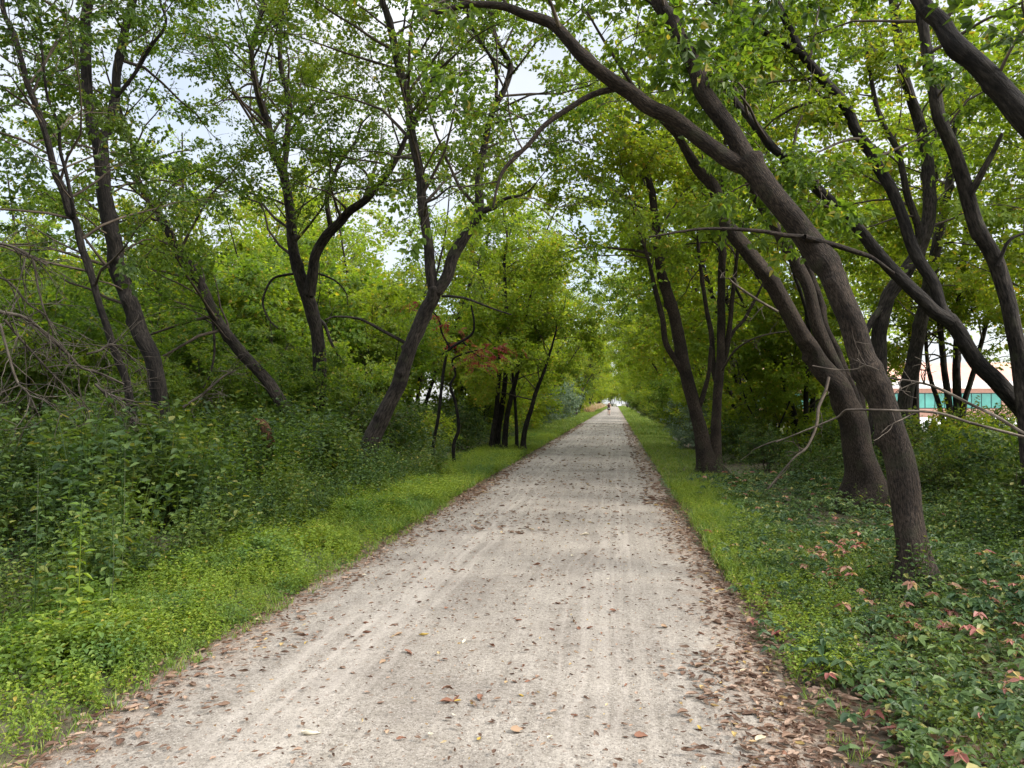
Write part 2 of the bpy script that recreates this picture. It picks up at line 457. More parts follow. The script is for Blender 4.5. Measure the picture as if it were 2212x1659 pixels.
def trail_material():
    m, t, out = mat('crushed_limestone')
    g = N(t, 'ShaderNodeNewGeometry')
    pos = g.outputs['Position']
    sp = N(t, 'ShaderNodeSeparateXYZ'); t.links.new(pos, sp.inputs[0])
    def mth(op, a, b=None, c=None):
        n = N(t, 'ShaderNodeMath', operation=op)
        for i, v in enumerate((a, b, c)):
            if v is None: continue
            if isinstance(v, (int, float)): n.inputs[i].default_value = v
            else: t.links.new(v, n.inputs[i])
        return n.outputs[0]
    def mixc(f, a, b, typ='MIX'):
        n = N(t, 'ShaderNodeMix', data_type='RGBA', blend_type=typ)
        for k, v in (('Factor', f), ('A', a), ('B', b)):
            if isinstance(v, (int, float)): n.inputs[k].default_value = v
            elif isinstance(v, tuple): n.inputs[k].default_value = v + (1,)
            else: t.links.new(v, n.inputs[k])
        return n.outputs['Result']
    fine = noise(t, pos, 48, 7, .8); grit = noise(t, pos, 190, 3, .7); big = noise(t, pos, 1.1, 5, .6); mid = noise(t, pos, 9, 5, .65)
    col = ramp(t, [(.34, (.088, .075, .064)), (.49, (.21, .186, .158)), (.64, (.285, .257, .224))], fine.outputs['Fac']).outputs[0]
    mp = N(t, 'ShaderNodeMapping'); mp.inputs['Scale'].default_value = (9, .09, 1); t.links.new(pos, mp.inputs['Vector'])
    wob = noise(t, pos, .25, 2)
    ln = noise(t, mp.outputs[0], 1.0, 4, .6)
    col = mixc(1.0, col, ramp(t, [(.36, (.92, .92, .92)), (.58, (1.02, 1.02, 1.015))], ln.outputs['Fac']).outputs[0], 'MULTIPLY')
    col = mixc(1.0, col, ramp(t, [(.34, (.74, .72, .71)), (.62, (1.06, 1.05, 1.03))], big.outputs['Fac']).outputs[0], 'MULTIPLY')
    col = mixc(1.0, col, ramp(t, [(.3, (.84, .83, .81)), (.6, (1.05, 1.05, 1.05))], mid.outputs['Fac']).outputs[0], 'MULTIPLY')
    # dark and pale grit
    vo = N(t, 'ShaderNodeTexVoronoi'); vo.inputs['Scale'].default_value = 95; t.links.new(pos, vo.inputs['Vector'])
    sx = N(t, 'ShaderNodeSeparateColor'); t.links.new(vo.outputs['Color'], sx.inputs[0])
    near_c = mth('LESS_THAN', vo.outputs['Distance'], .42)
    col = mixc(mth('MULTIPLY', near_c, mth('MULTIPLY', mth('GREATER_THAN', sx.outputs[0], .72), .8)), col, (.085, .068, .056))
    col = mixc(mth('MULTIPLY', near_c, mth('MULTIPLY', mth('GREATER_THAN', sx.outputs[1], .9), .4)), col, (.42, .39, .35))
    v2 = N(t, 'ShaderNodeTexVoronoi'); v2.inputs['Scale'].default_value = 21; t.links.new(pos, v2.inputs['Vector'])
    s2 = N(t, 'ShaderNodeSeparateColor'); t.links.new(v2.outputs['Color'], s2.inputs[0])
    col = mixc(mth('MULTIPLY', mth('LESS_THAN', v2.outputs['Distance'], .3), mth('MULTIPLY', mth('GREATER_THAN', s2.outputs[0], .9), .6)), col, (.12, .085, .062))
    # tyre tracks worn pale and smooth along the trail
    tr = ramp(t, [(.46, (0, 0, 0)), (.6, (1, 1, 1))], ln.outputs['Fac']).outputs[0]
    xw = mth('ADD', sp.outputs['X'], mth('MULTIPLY', mth('SUBTRACT', wob.outputs['Fac'], .5), .9))
    def band(c, w): return mth('SUBTRACT', 1.0, mth('MINIMUM', 1.0, mth('DIVIDE', mth('ABSOLUTE', mth('SUBTRACT', xw, c)), w)))
    wear = mth('MAXIMUM', band(-1.75, .6), mth('MAXIMUM', band(.05, .55), mth('MULTIPLY', band(-.6, .3), .5)))
    col = mixc(mth('MULTIPLY', mth('MULTIPLY', tr, wear), .3), col, (.33, .295, .255))
    for c, w in ((-1.62, .05), (-1.78, .03), (-1.95, .03), (-1.45, .03), (.02, .035), (-.22, .03), (-.38, .025)):   # single tyre lines
        col = mixc(mth('MULTIPLY', band(c, w), .22), col, (.34, .30, .26))
    # soil and leaf crumbs creeping in from the edges
    e = mth('MINIMUM', mth('SUBTRACT', sp.outputs['X'], XL), mth('SUBTRACT', XR, sp.outputs['X']))
    en = noise(t, pos, 3.2, 6, .65)
    ef = mth('SUBTRACT', mth('ADD', mth('MULTIPLY', mth('SUBTRACT', en.outputs['Fac'], .5), 1.5), .42), e)
    ef = mth('MULTIPLY', mth('MINIMUM', 1.0, mth('MAXIMUM', 0.0, mth('MULTIPLY', ef, 1.7))), .78)
    crumb = ramp(t, [(.32, (.07, .05, .036)), (.5, (.17, .115, .08)), (.66, (.29, .22, .16))], fine.outputs['Fac']).outputs[0]
    col = mixc(ef, col, crumb)
    p = N(t, 'ShaderNodeBsdfPrincipled'); p.inputs['Roughness'].default_value = .92; p.inputs['Specular IOR Level'].default_value = .25
    h = mth('ADD', mth('MULTIPLY', fine.outputs['Fac'], .7), mth('MULTIPLY', mid.outputs['Fac'], .9))
    h = mth('SUBTRACT', h, mth('MULTIPLY', vo.outputs['Distance'], .35))
    b = N(t, 'ShaderNodeBump'); b.inputs['Strength'].default_value = .6; b.inputs['Distance'].default_value = .013
    t.links.new(h, b.inputs['Height']); t.links.new(b.outputs[0], p.inputs['Normal'])
    t.links.new(col, p.inputs['Base Color']); t.links.new(p.outputs[0], out.inputs[0])
    return m
ty = np.unique(np.concatenate([np.arange(-8, 45, .3), np.geomspace(45, 330, 50)]))
nc = 17
wl = XL + .05 * np.sin(ty * .9) + .03 * np.sin(ty * 2.3 + 1) + rng.normal(0, .025, len(ty))
wr = XR + .12 * (ty < 7) + .05 * np.sin(ty * .7 + 2) + .03 * np.sin(ty * 1.9) + rng.normal(0, .025, len(ty))
uu = np.linspace(0, 1, nc)
TX = wl[:, None] * (1 - uu) + wr[:, None] * uu
TZ = .0 + .045 * (1 - (2 * uu - 1) ** 4)[None] + 0 * TX - .02 * (np.abs(2 * uu - 1) > .99)
TZ = TZ + .006 * np.sin(TX * 5 + ty[:, None] * .8) * (np.abs(2 * uu - 1) < .9)
ti = np.arange(TX.size).reshape(TX.shape)
TF = np.stack([ti[:-1, :-1], ti[:-1, 1:], ti[1:, 1:], ti[1:, :-1]], -1).reshape(-1, 4)
link('path', make_mesh('path', np.stack([TX, ty[:, None] + 0 * TX, TZ], -1).reshape(-1, 3), TF, [trail_material()], smooth=True), kind='structure')
def path_z(x): return .045 * (1 - np.clip(np.abs(2 * (x - XL) / (XR - XL) - 1), 0, 1) ** 4) if True else 0

# ------------------------------------------------------------------ trees traced near the camera
def stem3(pts, w, d, ext=0.0, extdir=None, ground=False):
    n = len(pts)
    d0, d1 = (d, d) if np.isscalar(d) else d
    ds = np.linspace(d0, d1, n)
    P = []
    for (x, y), dd in zip(pts, ds):
        P.append(at(x, y, dd))
    P = np.array(P)
    w = np.interp(np.linspace(0, 1, n), np.linspace(0, 1, len(w)), w)
    r = w * K / 2 / FPX * ds
    if ground:
        P[0, 2] = gz(P[0, 0], P[0, 1]) - .12
    if ext:
        dr = unit(P[-1] - P[-3]); dr = unit(dr + np.array((0, 0, .35)))
        if extdir is not None: dr = unit(dr + np.asarray(extdir))
        for q in (1, 2, 3):
            P = np.vstack([P, P[-1] + dr * ext / 3 + rng.normal(0, .08, 3)])
            r = np.append(r, r[-1] * .68)
    Q = spline(np.column_stack([P, r]), max(8, n * 5))
    Q[:, 3] = np.maximum(Q[:, 3], .006)
    return Q[:, :3], Q[:, 3]
def near_tree(name, label, cat, stems, bark, leaf, seed, group=None, flare=True, burl=None, **kw):
    r = np.random.default_rng(seed)
    built = []
    for s in stems:
        P, rad = stem3(s['p'], s['w'], s['d'], s.get('ext', 0), s.get('ed'), s.get('g', False))
        built.append((P, rad, s))
    base = built[0][0][0].copy(); base[2] += .12
    root = thing(name, label, cat, base, group)
    tw = Wood(); first = True
    for P, rad, s in built:
        if s.get('g') and flare:
            L = np.concatenate([[0], np.cumsum(np.linalg.norm(np.diff(P, axis=0), axis=1))])
            rad = rad * (1 + .8 * np.exp(-L / (rad[0] * 2.8)))
        if burl and s.get('g'):
            for bz, bw, ba in burl:
                rad = rad * (1 + ba * np.exp(-((P[:, 2] - bz) / bw) ** 2))
        wd = Wood()
        ln = np.linalg.norm(np.diff(P, axis=0), axis=1).sum(); big = rad.max() > .06
        kn = [(r.uniform(.3, 1) * ln, r.uniform(0, 6.28), r.uniform(.12, .4), r.uniform(.04, .11)) for _ in range(int(ln * 1.6))] if big else []
        if s.get('g') and flare: kn += [(0, a_ + r.normal() * .25, r.uniform(.5, .9), rad[0] * 1.4) for a_ in (0, 1.3, 2.5, 3.8, 5.0)]
        n_ = max(len(P), int(ln / .045)) if big else len(P)
        PR = spline(np.column_stack([P, rad]), n_)
        wd.tube(PR[:, :3] - base, PR[:, 3], 20 if big else 9, rough=.085 if big else .04, knots=kn)
        link('trunk' if s.get('g') else 'limb', wd.mesh('trunk' if s.get('g') else 'limb', bark), root)
    gs = [(P, rad, s['t0']) for P, rad, s in built if s.get('t0') is not None]
    LV, LF = grow(tw, gs, r, u0=.38, **kw)
    tw.V = [v - base for v in tw.V]
    link('crown', crown_mesh('crown', tw, LV - base, LF, leaf), root)
    return root

near_tree('leaning_tree', 'thin dark two-stemmed tree at the far left, in front of the big forked trunk', 'tree', [
    dict(p=[(312, 1085), (296, 960), (282, 870), (271, 816), (256, 779), (242, 742), (231, 706), (212, 651), (198, 596), (176, 534), (164, 478), (150, 461), (137, 410), (120, 376), (99, 290), (79, 232), (58, 178), (48, 137), (27, 68), (7, 20)], w=(18, 16, 14, 15, 13, 10), d=(11.5, 10.5), g=True, t0=.36, ext=2),
    dict(p=[(160, 468), (157, 444), (147, 393), (140, 362), (130, 325), (126, 267), (103, 212), (92, 120), (84, 20)], w=(9, 7, 5), d=(10.9, 10.2), t0=.05, ext=1.5)],
    M_BARKD, M_DARK, 1, step=.24, blen=(1.2, 2.7), size=.85, dens=1.25, outward=(-.3, -.2, 0))
near_tree('forked_tree', 'thickest tree on the left, dark trunk leaning left and forking high up', 'tree', [
    dict(p=[(366, 1058), (360, 980), (352, 907), (344, 852), (330, 779), (300, 713), (278, 643), (253, 578), (249, 534), (238, 486), (225, 420), (219, 342), (215, 296)], w=(36, 33, 34, 34, 33, 31, 30), d=(14, 13.4), g=True, t0=.5),
    dict(p=[(214, 300), (202, 290), (195, 239), (188, 188), (186, 120), (185, 51), (191, 0)], w=(24, 22, 20), d=(13.4, 13.2), t0=.1, ext=3.5),
    dict(p=[(217, 300), (236, 273), (249, 212), (253, 154), (263, 102), (273, 51), (287, 0)], w=(22, 18, 16), d=(13.4, 13.8), t0=.1, ext=3.2),
    dict(p=[(247, 215), (290, 161), (325, 102), (359, 51), (345, 0)], w=(9, 7, 5), d=(13.5, 13.2), t0=.3, ext=1)],
    M_BARKD, M_MID, 2, step=.28, blen=(1.3, 2.8), size=.82, dens=1.45)
near_tree('slanting_tree', 'slender tree slanting left between the big forked tree and the upright Y-shaped one', 'tree', [
    dict(p=[(690, 1026), (655, 950), (622, 892), (600, 859), (571, 815), (527, 768), (487, 717), (461, 676), (439, 625), (406, 570), (381, 533), (349, 472), (318, 427), (297, 386), (290, 342), (284, 308), (270, 273)], w=(26, 26, 22, 19, 13, 8), d=(17, 16), g=True, t0=.34, ext=1.6),
    dict(p=[(455, 680), (461, 702), (463, 761), (454, 808), (439, 838)], w=(6, 5, 3), d=(16.6, 16.3), t0=None)],
    M_BARK, M_MID, 3, step=.17, blen=(1.5, 3.6), dens=1.5, size=.85)
near_tree('forked_tree', 'upright tree with a low Y fork, standing right of the slender slanting trunk', 'tree', [
    dict(p=[(694, 1009), (692, 907), (692, 816), (688, 742), (677, 687), (663, 640), (652, 607), (644, 581), (633, 534), (629, 478), (622, 427), (612, 376), (591, 325), (578, 267), (560, 212), (547, 154), (543, 113), (554, 68), (567, 20)], w=(31, 28, 29, 23, 20, 17, 12, 9), d=(19, 18.2), g=True, t0=.36, ext=3),
    dict(p=[(668, 636), (674, 599), (681, 552), (703, 512), (736, 478), (756, 456), (795, 427), (836, 376), (860, 335), (880, 290), (905, 240)], w=(26, 22, 20, 16, 11, 7), d=(18.7, 17.6), t0=.25, ext=2.5),
    dict(p=[(612, 376), (619, 325), (622, 273), (625, 222), (608, 154), (605, 102), (608, 34), (612, 0)], w=(13, 11, 8), d=(18.4, 18.6), t0=.2, ext=2),
    dict(p=[(648, 590), (630, 592), (593, 600), (575, 625), (568, 658), (582, 691), (600, 709)], w=(6, 5, 3), d=(18.9, 18.4), t0=None),
    dict(p=[(680, 590), (692, 592), (725, 607), (747, 632), (751, 658)], w=(5, 4, 2), d=(18.7, 18.3), t0=None),
    dict(p=[(690, 690), (703, 706), (720, 750), (747, 790)], w=(8, 7, 4), d=(19, 18.5), t0=None),
    dict(p=[(713, 495), (713, 482), (706, 427), (723, 376), (740, 342), (768, 307)], w=(12, 10, 6), d=(18.3, 18.6), t0=.2, ext=1.5)],
    M_BARK, M_MID, 4, step=.2, blen=(1.5, 3.8), dens=1.35, size=.85)
near_tree('forked_tree', 'bent tree nearest the left verge, leaning right with a wide V fork', 'tree', [
    dict(p=[(776, 1041), (794, 973), (815, 922), (841, 870), (863, 826), (874, 786), (896, 728), (918, 676), (934, 645), (940, 622)], w=(38, 34, 32, 31, 30, 31), d=(15.5, 15), g=True, t0=None),
    dict(p=[(938, 632), (929, 578), (925, 523), (918, 486), (911, 427), (908, 376), (897, 325), (887, 273), (880, 219), (867, 164), (856, 120), (846, 68), (833, 20), (826, 0)], w=(24, 21, 19, 17, 14), d=(15, 14.5), t0=.15, ext=3.5),
    dict(p=[(943, 630), (966, 596), (980, 552), (1002, 515), (1028, 478), (1036, 444), (1034, 393), (1041, 342), (1051, 290), (1065, 239), (1089, 195), (1103, 147), (1092, 120), (1072, 85), (1058, 27)], w=(27, 25, 20, 15, 13, 12, 9), d=(15, 14.4), t0=.2, ext=3),
    dict(p=[(884, 745), (837, 720), (797, 698), (768, 687), (724, 684), (702, 691)], w=(8, 6, 3), d=(15.3, 15), t0=None),
    dict(p=[(955, 640), (975, 640), (1010, 646), (1060, 665), (1105, 680)], w=(6, 5, 3), d=(15, 14.5), t0=None),
    dict(p=[(1028, 480), (1048, 455), (1068, 448), (1090, 430), (1130, 420)], w=(15, 11, 5), d=(14.7, 14), t0=.4, ext=1),
    dict(p=[(1072, 210), (1072, 154), (1058, 120), (1020, 61), (1007, 10)], w=(8, 7, 6), d=(14.5, 14.5), t0=.2, ext=2)],
    M_BARK, M_MID, 5, step=.22, blen=(1.5, 3.7), dens=1.25, size=.85)

near_tree('leaning_tree', 'largest tree on the right, brown trunk with a knobbly burl, arching over the trail', 'tree', [
    dict(p=[(1979, 1285), (1972, 1200), (1960, 1110), (1950, 1040), (1940, 980), (1918, 907), (1896, 841), (1874, 797), (1856, 750), (1838, 691), (1816, 640), (1794, 589), (1764, 541), (1724, 490), (1673, 428), (1640, 381), (1614, 350)], w=(58, 55, 58, 58, 52, 52, 52, 50, 49, 50), d=(6.5, 7.2), g=True, t0=None),
    dict(p=[(1622, 362), (1600, 322), (1574, 278), (1537, 227), (1516, 194), (1505, 154), (1483, 110), (1464, 73), (1442, 33), (1424, 0)], w=(44, 38, 36, 30, 27), d=(7.2, 7.5), t0=.25, ext=4),
    dict(p=[(1625, 366), (1578, 348), (1541, 322), (1494, 286), (1450, 253), (1402, 230), (1366, 202), (1332, 181), (1287, 147), (1253, 116), (1229, 89), (1191, 51), (1133, 31), (1085, 14), (1010, 10), (956, 24), (915, 26)], w=(38, 34, 33, 30, 28, 22, 14, 8), d=(7.2, 7.4), t0=.52, ext=0),
    dict(p=[(1335, 190), (1280, 205), (1226, 236), (1174, 273), (1143, 311), (1092, 362), (1075, 400), (1065, 448)], w=(14, 12, 9, 5), d=(7.35, 7.1), t0=.55),
    dict(p=[(1745, 512), (1695, 508), (1640, 499), (1560, 494), (1500, 496), (1402, 512)], w=(11, 8, 4), d=(6.95, 6.8), t0=None),
    dict(p=[(1738, 512), (1805, 530), (1852, 545), (1882, 556), (1930, 590)], w=(13, 11, 7), d=(6.9, 7.3), t0=.6)],
    M_BARKR, M_MID, 6, step=.5, blen=(1.0, 2.0), dens=1.99, size=.85, zmin=3.3, burl=[(1.95, .07, .26), (1.80, .05, .14), (2.98, .06, .16), (.9, .12, .06), (4.0, .06, .1)], up=.45)
near_tree('clump_tree', 'tree just behind the burled trunk, splitting low into several curved stems', 'tree', [
    dict(p=[(1878, 1097), (1866, 1030), (1852, 962), (1841, 907), (1823, 870), (1808, 834), (1768, 786), (1750, 753), (1732, 724), (1713, 691), (1691, 651), (1666, 607), (1636, 570), (1607, 534), (1585, 508), (1560, 465), (1541, 403), (1508, 366), (1486, 330), (1468, 300), (1453, 282)], w=(60, 54, 52, 38, 36, 34, 32, 28, 20, 14), d=(11.7, 11.2), g=True, t0=.72, ext=2),
    dict(p=[(1845, 915), (1823, 850), (1808, 801), (1790, 761), (1768, 713), (1757, 669), (1743, 614), (1721, 570), (1695, 526), (1666, 476), (1630, 420), (1600, 350)], w=(40, 30, 27, 25, 22, 14), d=(11.6, 12.1), t0=.6, ext=3),
    dict(p=[(1862, 940), (1846, 860), (1823, 797), (1808, 757), (1783, 706), (1772, 650), (1740, 560), (1700, 440)], w=(26, 17, 15, 10), d=(11.8, 12.6), t0=.6, ext=3),
    dict(p=[(1888, 1090), (1876, 980), (1862, 900), (1858, 820)], w=(24, 20, 18), d=(11.9, 12.3), g=True, t0=None)],
    M_BARKR, M_MID, 7, step=.45, blen=(1.2, 2.4), dens=1.4)
near_tree('forked_tree', 'tree at the right verge with two brown stems rising in a narrow V', 'tree', [
    dict(p=[(1535, 1024), (1523, 985), (1512, 925), (1494, 852), (1479, 797), (1468, 742), (1453, 669), (1435, 614), (1424, 559), (1417, 486), (1408, 420), (1395, 360), (1385, 310)], w=(32, 28, 27, 25, 20, 15, 10), d=(17.2, 16.8), g=True, t0=.5, ext=2),
    dict(p=[(1541, 1024), (1546, 985), (1547, 925), (1550, 852), (1556, 779), (1558, 706), (1559, 596), (1561, 523), (1565, 440), (1560, 360)], w=(26, 21, 19, 17, 14, 9), d=(17.2, 17.5), g=True, t0=.5, ext=3),
    dict(p=[(1551, 840), (1541, 790), (1537, 724), (1526, 669), (1516, 596), (1508, 523), (1515, 430)], w=(12, 11, 8, 6), d=(17.4, 17.8), t0=.4, ext=2),
    dict(p=[(1555, 800), (1566, 770), (1574, 724), (1581, 651), (1589, 581), (1600, 500)], w=(13, 12, 9, 6), d=(17.4, 17.2), t0=.4, ext=2),
    dict(p=[(1570, 745), (1585, 715), (1607, 691), (1629, 651), (1644, 621), (1670, 560)], w=(8, 7, 4), d=(17.3, 17.6), t0=.4, ext=1),
    dict(p=[(1490, 830), (1475, 806), (1461, 780), (1439, 742), (1431, 687), (1417, 632), (1400, 560)], w=(14, 13, 12, 8), d=(17.1, 16.8), t0=.5, ext=2),
    dict(p=[(1505, 890), (1520, 850), (1532, 800), (1535, 750)], w=(12, 10, 7), d=(17.1, 16.8), t0=None)],
    M_BARKR, M_LIME, 8, step=.3, blen=(1.4, 3.6), dens=1.9, outward=(-.9, 0, .1), zmin=2.6)
near_tree('leaning_tree', 'dark tree at the right edge leaning far left, forking into two long arms', 'tree', [
    dict(p=[(2400, 1140), (2310, 1010), (2252, 938), (2204, 882), (2176, 850), (2148, 820), (2115, 788), (2090, 752), (2070, 716), (2050, 688)], w=(42, 38, 35, 33, 31), d=(9.8, 9.2), g=True, t0=None),
    dict(p=[(2054, 694), (2017, 673), (1988, 643), (1951, 607), (1922, 578), (1893, 544), (1856, 496), (1816, 454), (1768, 410), (1724, 370), (1695, 341), (1666, 315), (1629, 267), (1600, 234), (1578, 205), (1556, 179), (1537, 165), (1490, 120)], w=(30, 27, 25, 21, 17, 13, 9), d=(9.2, 8.7), t0=.25, ext=2),
    dict(p=[(2052, 692), (2032, 662), (2017, 614), (1988, 567), (1966, 523), (1948, 465), (1926, 410), (1900, 366), (1878, 322), (1849, 282), (1834, 242), (1808, 205), (1783, 179), (1754, 143), (1732, 117), (1710, 73), (1695, 40), (1680, 10)], w=(26, 24, 23, 22, 19, 13), d=(9.2, 9.6), t0=.25, ext=3),
    dict(p=[(1740, 122), (1695, 95), (1651, 70), (1618, 44), (1585, 29), (1548, 11)], w=(15, 12, 8), d=(9.5, 9.3), t0=.1, ext=1.5)],
    M_BARKD, M_MID, 9, step=.36, blen=(1.0, 2.0), dens=2.10, size=.95)
near_tree('slender_tree', 'slender grey trunk on the far right with a broken stub pointing up right', 'tree', [
    dict(p=[(2236, 1165), (2222, 960), (2206, 797), (2189, 706), (2171, 630), (2150, 565), (2112, 494), (2094, 439), (2083, 395), (2065, 337), (2046, 293), (2028, 249), (2017, 190), (2006, 146), (1999, 95), (1990, 20)], w=(36, 32, 31, 28, 25, 20), d=(9.3, 9.0), g=True, t0=.5, ext=3),
    dict(p=[(2096, 420), (2112, 390), (2127, 362), (2149, 322), (2164, 289)], w=(16, 15, 12, 7), d=(9.1, 8.8), t0=None),
    dict(p=[(2155, 575), (2180, 520), (2225, 500)], w=(9, 7, 4), d=(9.1, 9), t0=.3)],
    M_BARK, M_MID, 10, step=.36, blen=(1.0, 2.1), dens=2.31)
near_tree('leaning_tree', 'thick dark limb of the nearest tree, slanting across the upper right corner', 'tree', [
    dict(p=[(2700, 1450), (2560, 900), (2440, 580), (2320, 380), (2208, 250), (2171, 205), (2127, 157), (2090, 121), (2054, 84), (2032, 48), (2003, 22), (1981, -10)], w=(70, 60, 48, 42, 36, 32), d=(5.2, 5.4), g=True, t0=.45, ext=3)],
    M_BARKD, M_DARK, 12, step=.5, blen=(.6, 1.3), dens=1.4, size=.95)
near_tree('slender_tree', 'grey tree in the gap right of the burl, leaning right before it forks', 'tree', [
    dict(p=[(1885, 1010), (1895, 880), (1900, 779), (1898, 724), (1915, 651), (1929, 625), (1951, 596), (1985, 540), (2006, 470), (2006, 400), (2000, 322), (1981, 249), (1966, 205), (1948, 146), (1940, 92), (1933, 20)], w=(34, 30, 30, 26, 20, 18), d=(15.5, 15.5), g=True, t0=.4, ext=3),
    dict(p=[(1870, 720), (1885, 690), (1912, 655)], w=(10, 14, 14), d=(15.2, 15.5), t0=None),
    dict(p=[(1975, 560), (1985, 500), (1960, 420), (1940, 330), (1900, 250), (1880, 160)], w=(17, 15, 12, 8), d=(15.5, 15), t0=.1, ext=2)],
    M_BARK, M_LIME, 13, step=.38, blen=(1.2, 2.4), dens=2.52)
near_tree('slender_tree', 'straight dark tree left of the thin clump before the green windows', 'tree', [
    dict(p=[(1944, 990), (1955, 863), (1970, 797), (1981, 742), (1995, 669), (2010, 590), (2030, 500), (2050, 400), (2060, 280)], w=(30, 30, 26, 20, 12), d=(18, 18), g=True, t0=.3, ext=3)],
    M_BARK, M_LIME, 14, step=.38, blen=(1.2, 2.6), dens=2.52)
near_tree('clump_tree', 'clump of thin stems in front of the green windows of the brick building', 'tree', [
    dict(p=[(2062, 965), (2050, 870), (2040, 800), (2030, 700), (2020, 600)], w=(14, 13, 9), d=(21, 21), g=True, t0=.35, ext=3),
    dict(p=[(2066, 965), (2068, 870), (2066, 790), (2070, 700), (2080, 560)], w=(17, 16, 12), d=(21, 21), g=True, t0=.35, ext=3),
    dict(p=[(2072, 960), (2082, 880), (2098, 820), (2112, 770), (2140, 660)], w=(13, 11, 8), d=(21, 20.6), g=True, t0=.35, ext=3),
    dict(p=[(2058, 962), (2030, 880), (2008, 810), (2000, 740)], w=(12, 9, 7), d=(21, 21.4), g=True, t0=.35, ext=3)],
    M_BARK, M_LIME, 15, step=.4, blen=(1.2, 2.6), dens=2.31)
near_tree('clump_tree', 'clump of five thin dark stems on the left beyond the red-leaved sumac', 'tree', [
    dict(p=[(1061, 975), (1065, 936), (1072, 889), (1076, 838), (1080, 760), (1075, 690), (1050, 620)], w=(11, 11, 8, 5), d=(25, 25), g=True, t0=.3, ext=1.5),
    dict(p=[(1070, 975), (1076, 930), (1084, 880), (1091, 826), (1096, 740), (1092, 640), (1090, 560)], w=(14, 12, 9, 6), d=(25.2, 25.2), g=True, t0=.3, ext=2.5),
    dict(p=[(1088, 975), (1094, 910), (1104, 860), (1119, 800), (1130, 742), (1140, 660)], w=(12, 11, 8, 5), d=(25, 24.6), g=True, t0=.3, ext=1.5),
    dict(p=[(1116, 975), (1116, 930), (1112, 860), (1106, 800)], w=(9, 7, 5), d=(25, 25), g=True, t0=.3, ext=1.5),
    dict(p=[(1128, 975), (1134, 930), (1146, 889), (1160, 840), (1176, 800), (1200, 720)], w=(12, 10, 8, 4), d=(24.5, 24), g=True, t0=.3, ext=1.5)],
    M_BARKD, M_LIME, 16, step=.32, blen=(1.0, 2.2), dens=2.52, zmin=1.2)
# ------------------------------------------------------------------ trees and shrubs farther off
def wood_tree(name, seed, h, nst, spread, bark, leaf, label, group, lean=(0, 0), zmin=1.5, dens=1.0, step=.45, blen=(1.1, 2.2), base_r=.11, cat='tree', size=1.0, t0=.2):
    r = np.random.default_rng(seed)
    root = thing(name, label, cat, (0, 0, 0), group)
    tw, st = Wood(), []
    tr = Wood()
    for k in range(nst):
        a = k * 6.283 / nst + r.uniform(-.5, .5)
        hh = h * r.uniform(.78, 1.0)
        sp = spread * r.uniform(.6, 1.1)
        pts = [np.array((.08 * math.cos(a) * (nst > 1), .08 * math.sin(a) * (nst > 1), -.15))]
        for q in (.25, .5, .75, 1.0):
            pts.append(np.array((math.cos(a) * sp * q ** .9 + lean[0] * q ** 1.5, math.sin(a) * sp * q ** .9 + lean[1] * q ** 1.5, hh * q)) + r.normal(0, .14, 3) * (q < 1))
        Q = spline(np.column_stack([pts, np.linspace(base_r, base_r * .18, 5) * r.uniform(.75, 1.1)]), 16)
        tr.tube(Q[:, :3], Q[:, 3], 7, .05)
        st.append((Q[:, :3], Q[:, 3], t0))
    LV, LF = grow(tw, st, r, step=step, blen=blen, twig=.3, dens=dens, sprays=SPR_FAR, size=size, thin=False, zmin=zmin)
    link('trunk', tr.mesh('trunk', bark), root)
    link('crown', crown_mesh('crown', tw, LV, LF, leaf), root)
    return root
GRP = {'L': ('trees lining the left side of the trail', 'leafy tree in the row along the left side of the trail'),
       'R': ('trees lining the right side of the trail', 'leafy tree in the row along the right side of the trail'),
       'B': ('trees of the wood behind the left trunks', 'bushy tree in the wood behind the left trunks'),
       'Q': ('tall trees behind the leaning trunks on the right', 'tall light green tree behind the leaning trunks on the right'),
       'F': ('hazy trees at the far end of the trail', 'small distant tree at the far end of the trail')}
PROTO = {}
def use(key, maker, zone, x, y, rz, s, tint=''):
    g, lab = GRP[zone]
    if key not in PROTO:
        PROTO[key] = [maker(lab, g), False]
    o, used = PROTO[key]
    loc = (x, y, float(gz(x, y)))
    if not used:
        PROTO[key][1] = True
        o.location = loc; o.rotation_euler = (0, 0, rz); o.scale = (s,) * 3
    else:
        o = copy_tree(o, loc, rz, s)
    o['label'] = KLAB.get((zone, key), lab); o['group'] = g
    return o
KLAB = {}
for z_, side in (('L', 'left'), ('R', 'right')):
    KLAB[(z_, 'k')] = f'light green tree arching over the trail from its {side} side'
    for k_ in 'def': KLAB[(z_, k_)] = f'low bushy tree under the taller row on the {side} side of the trail'
for k_ in 'acg': KLAB[('B', k_)] = 'taller light green tree rising out of the wood behind the left trunks'
for k_ in 'acdef': KLAB[('Q', k_)] = 'low leafy tree between the trunks in the wood on the right'
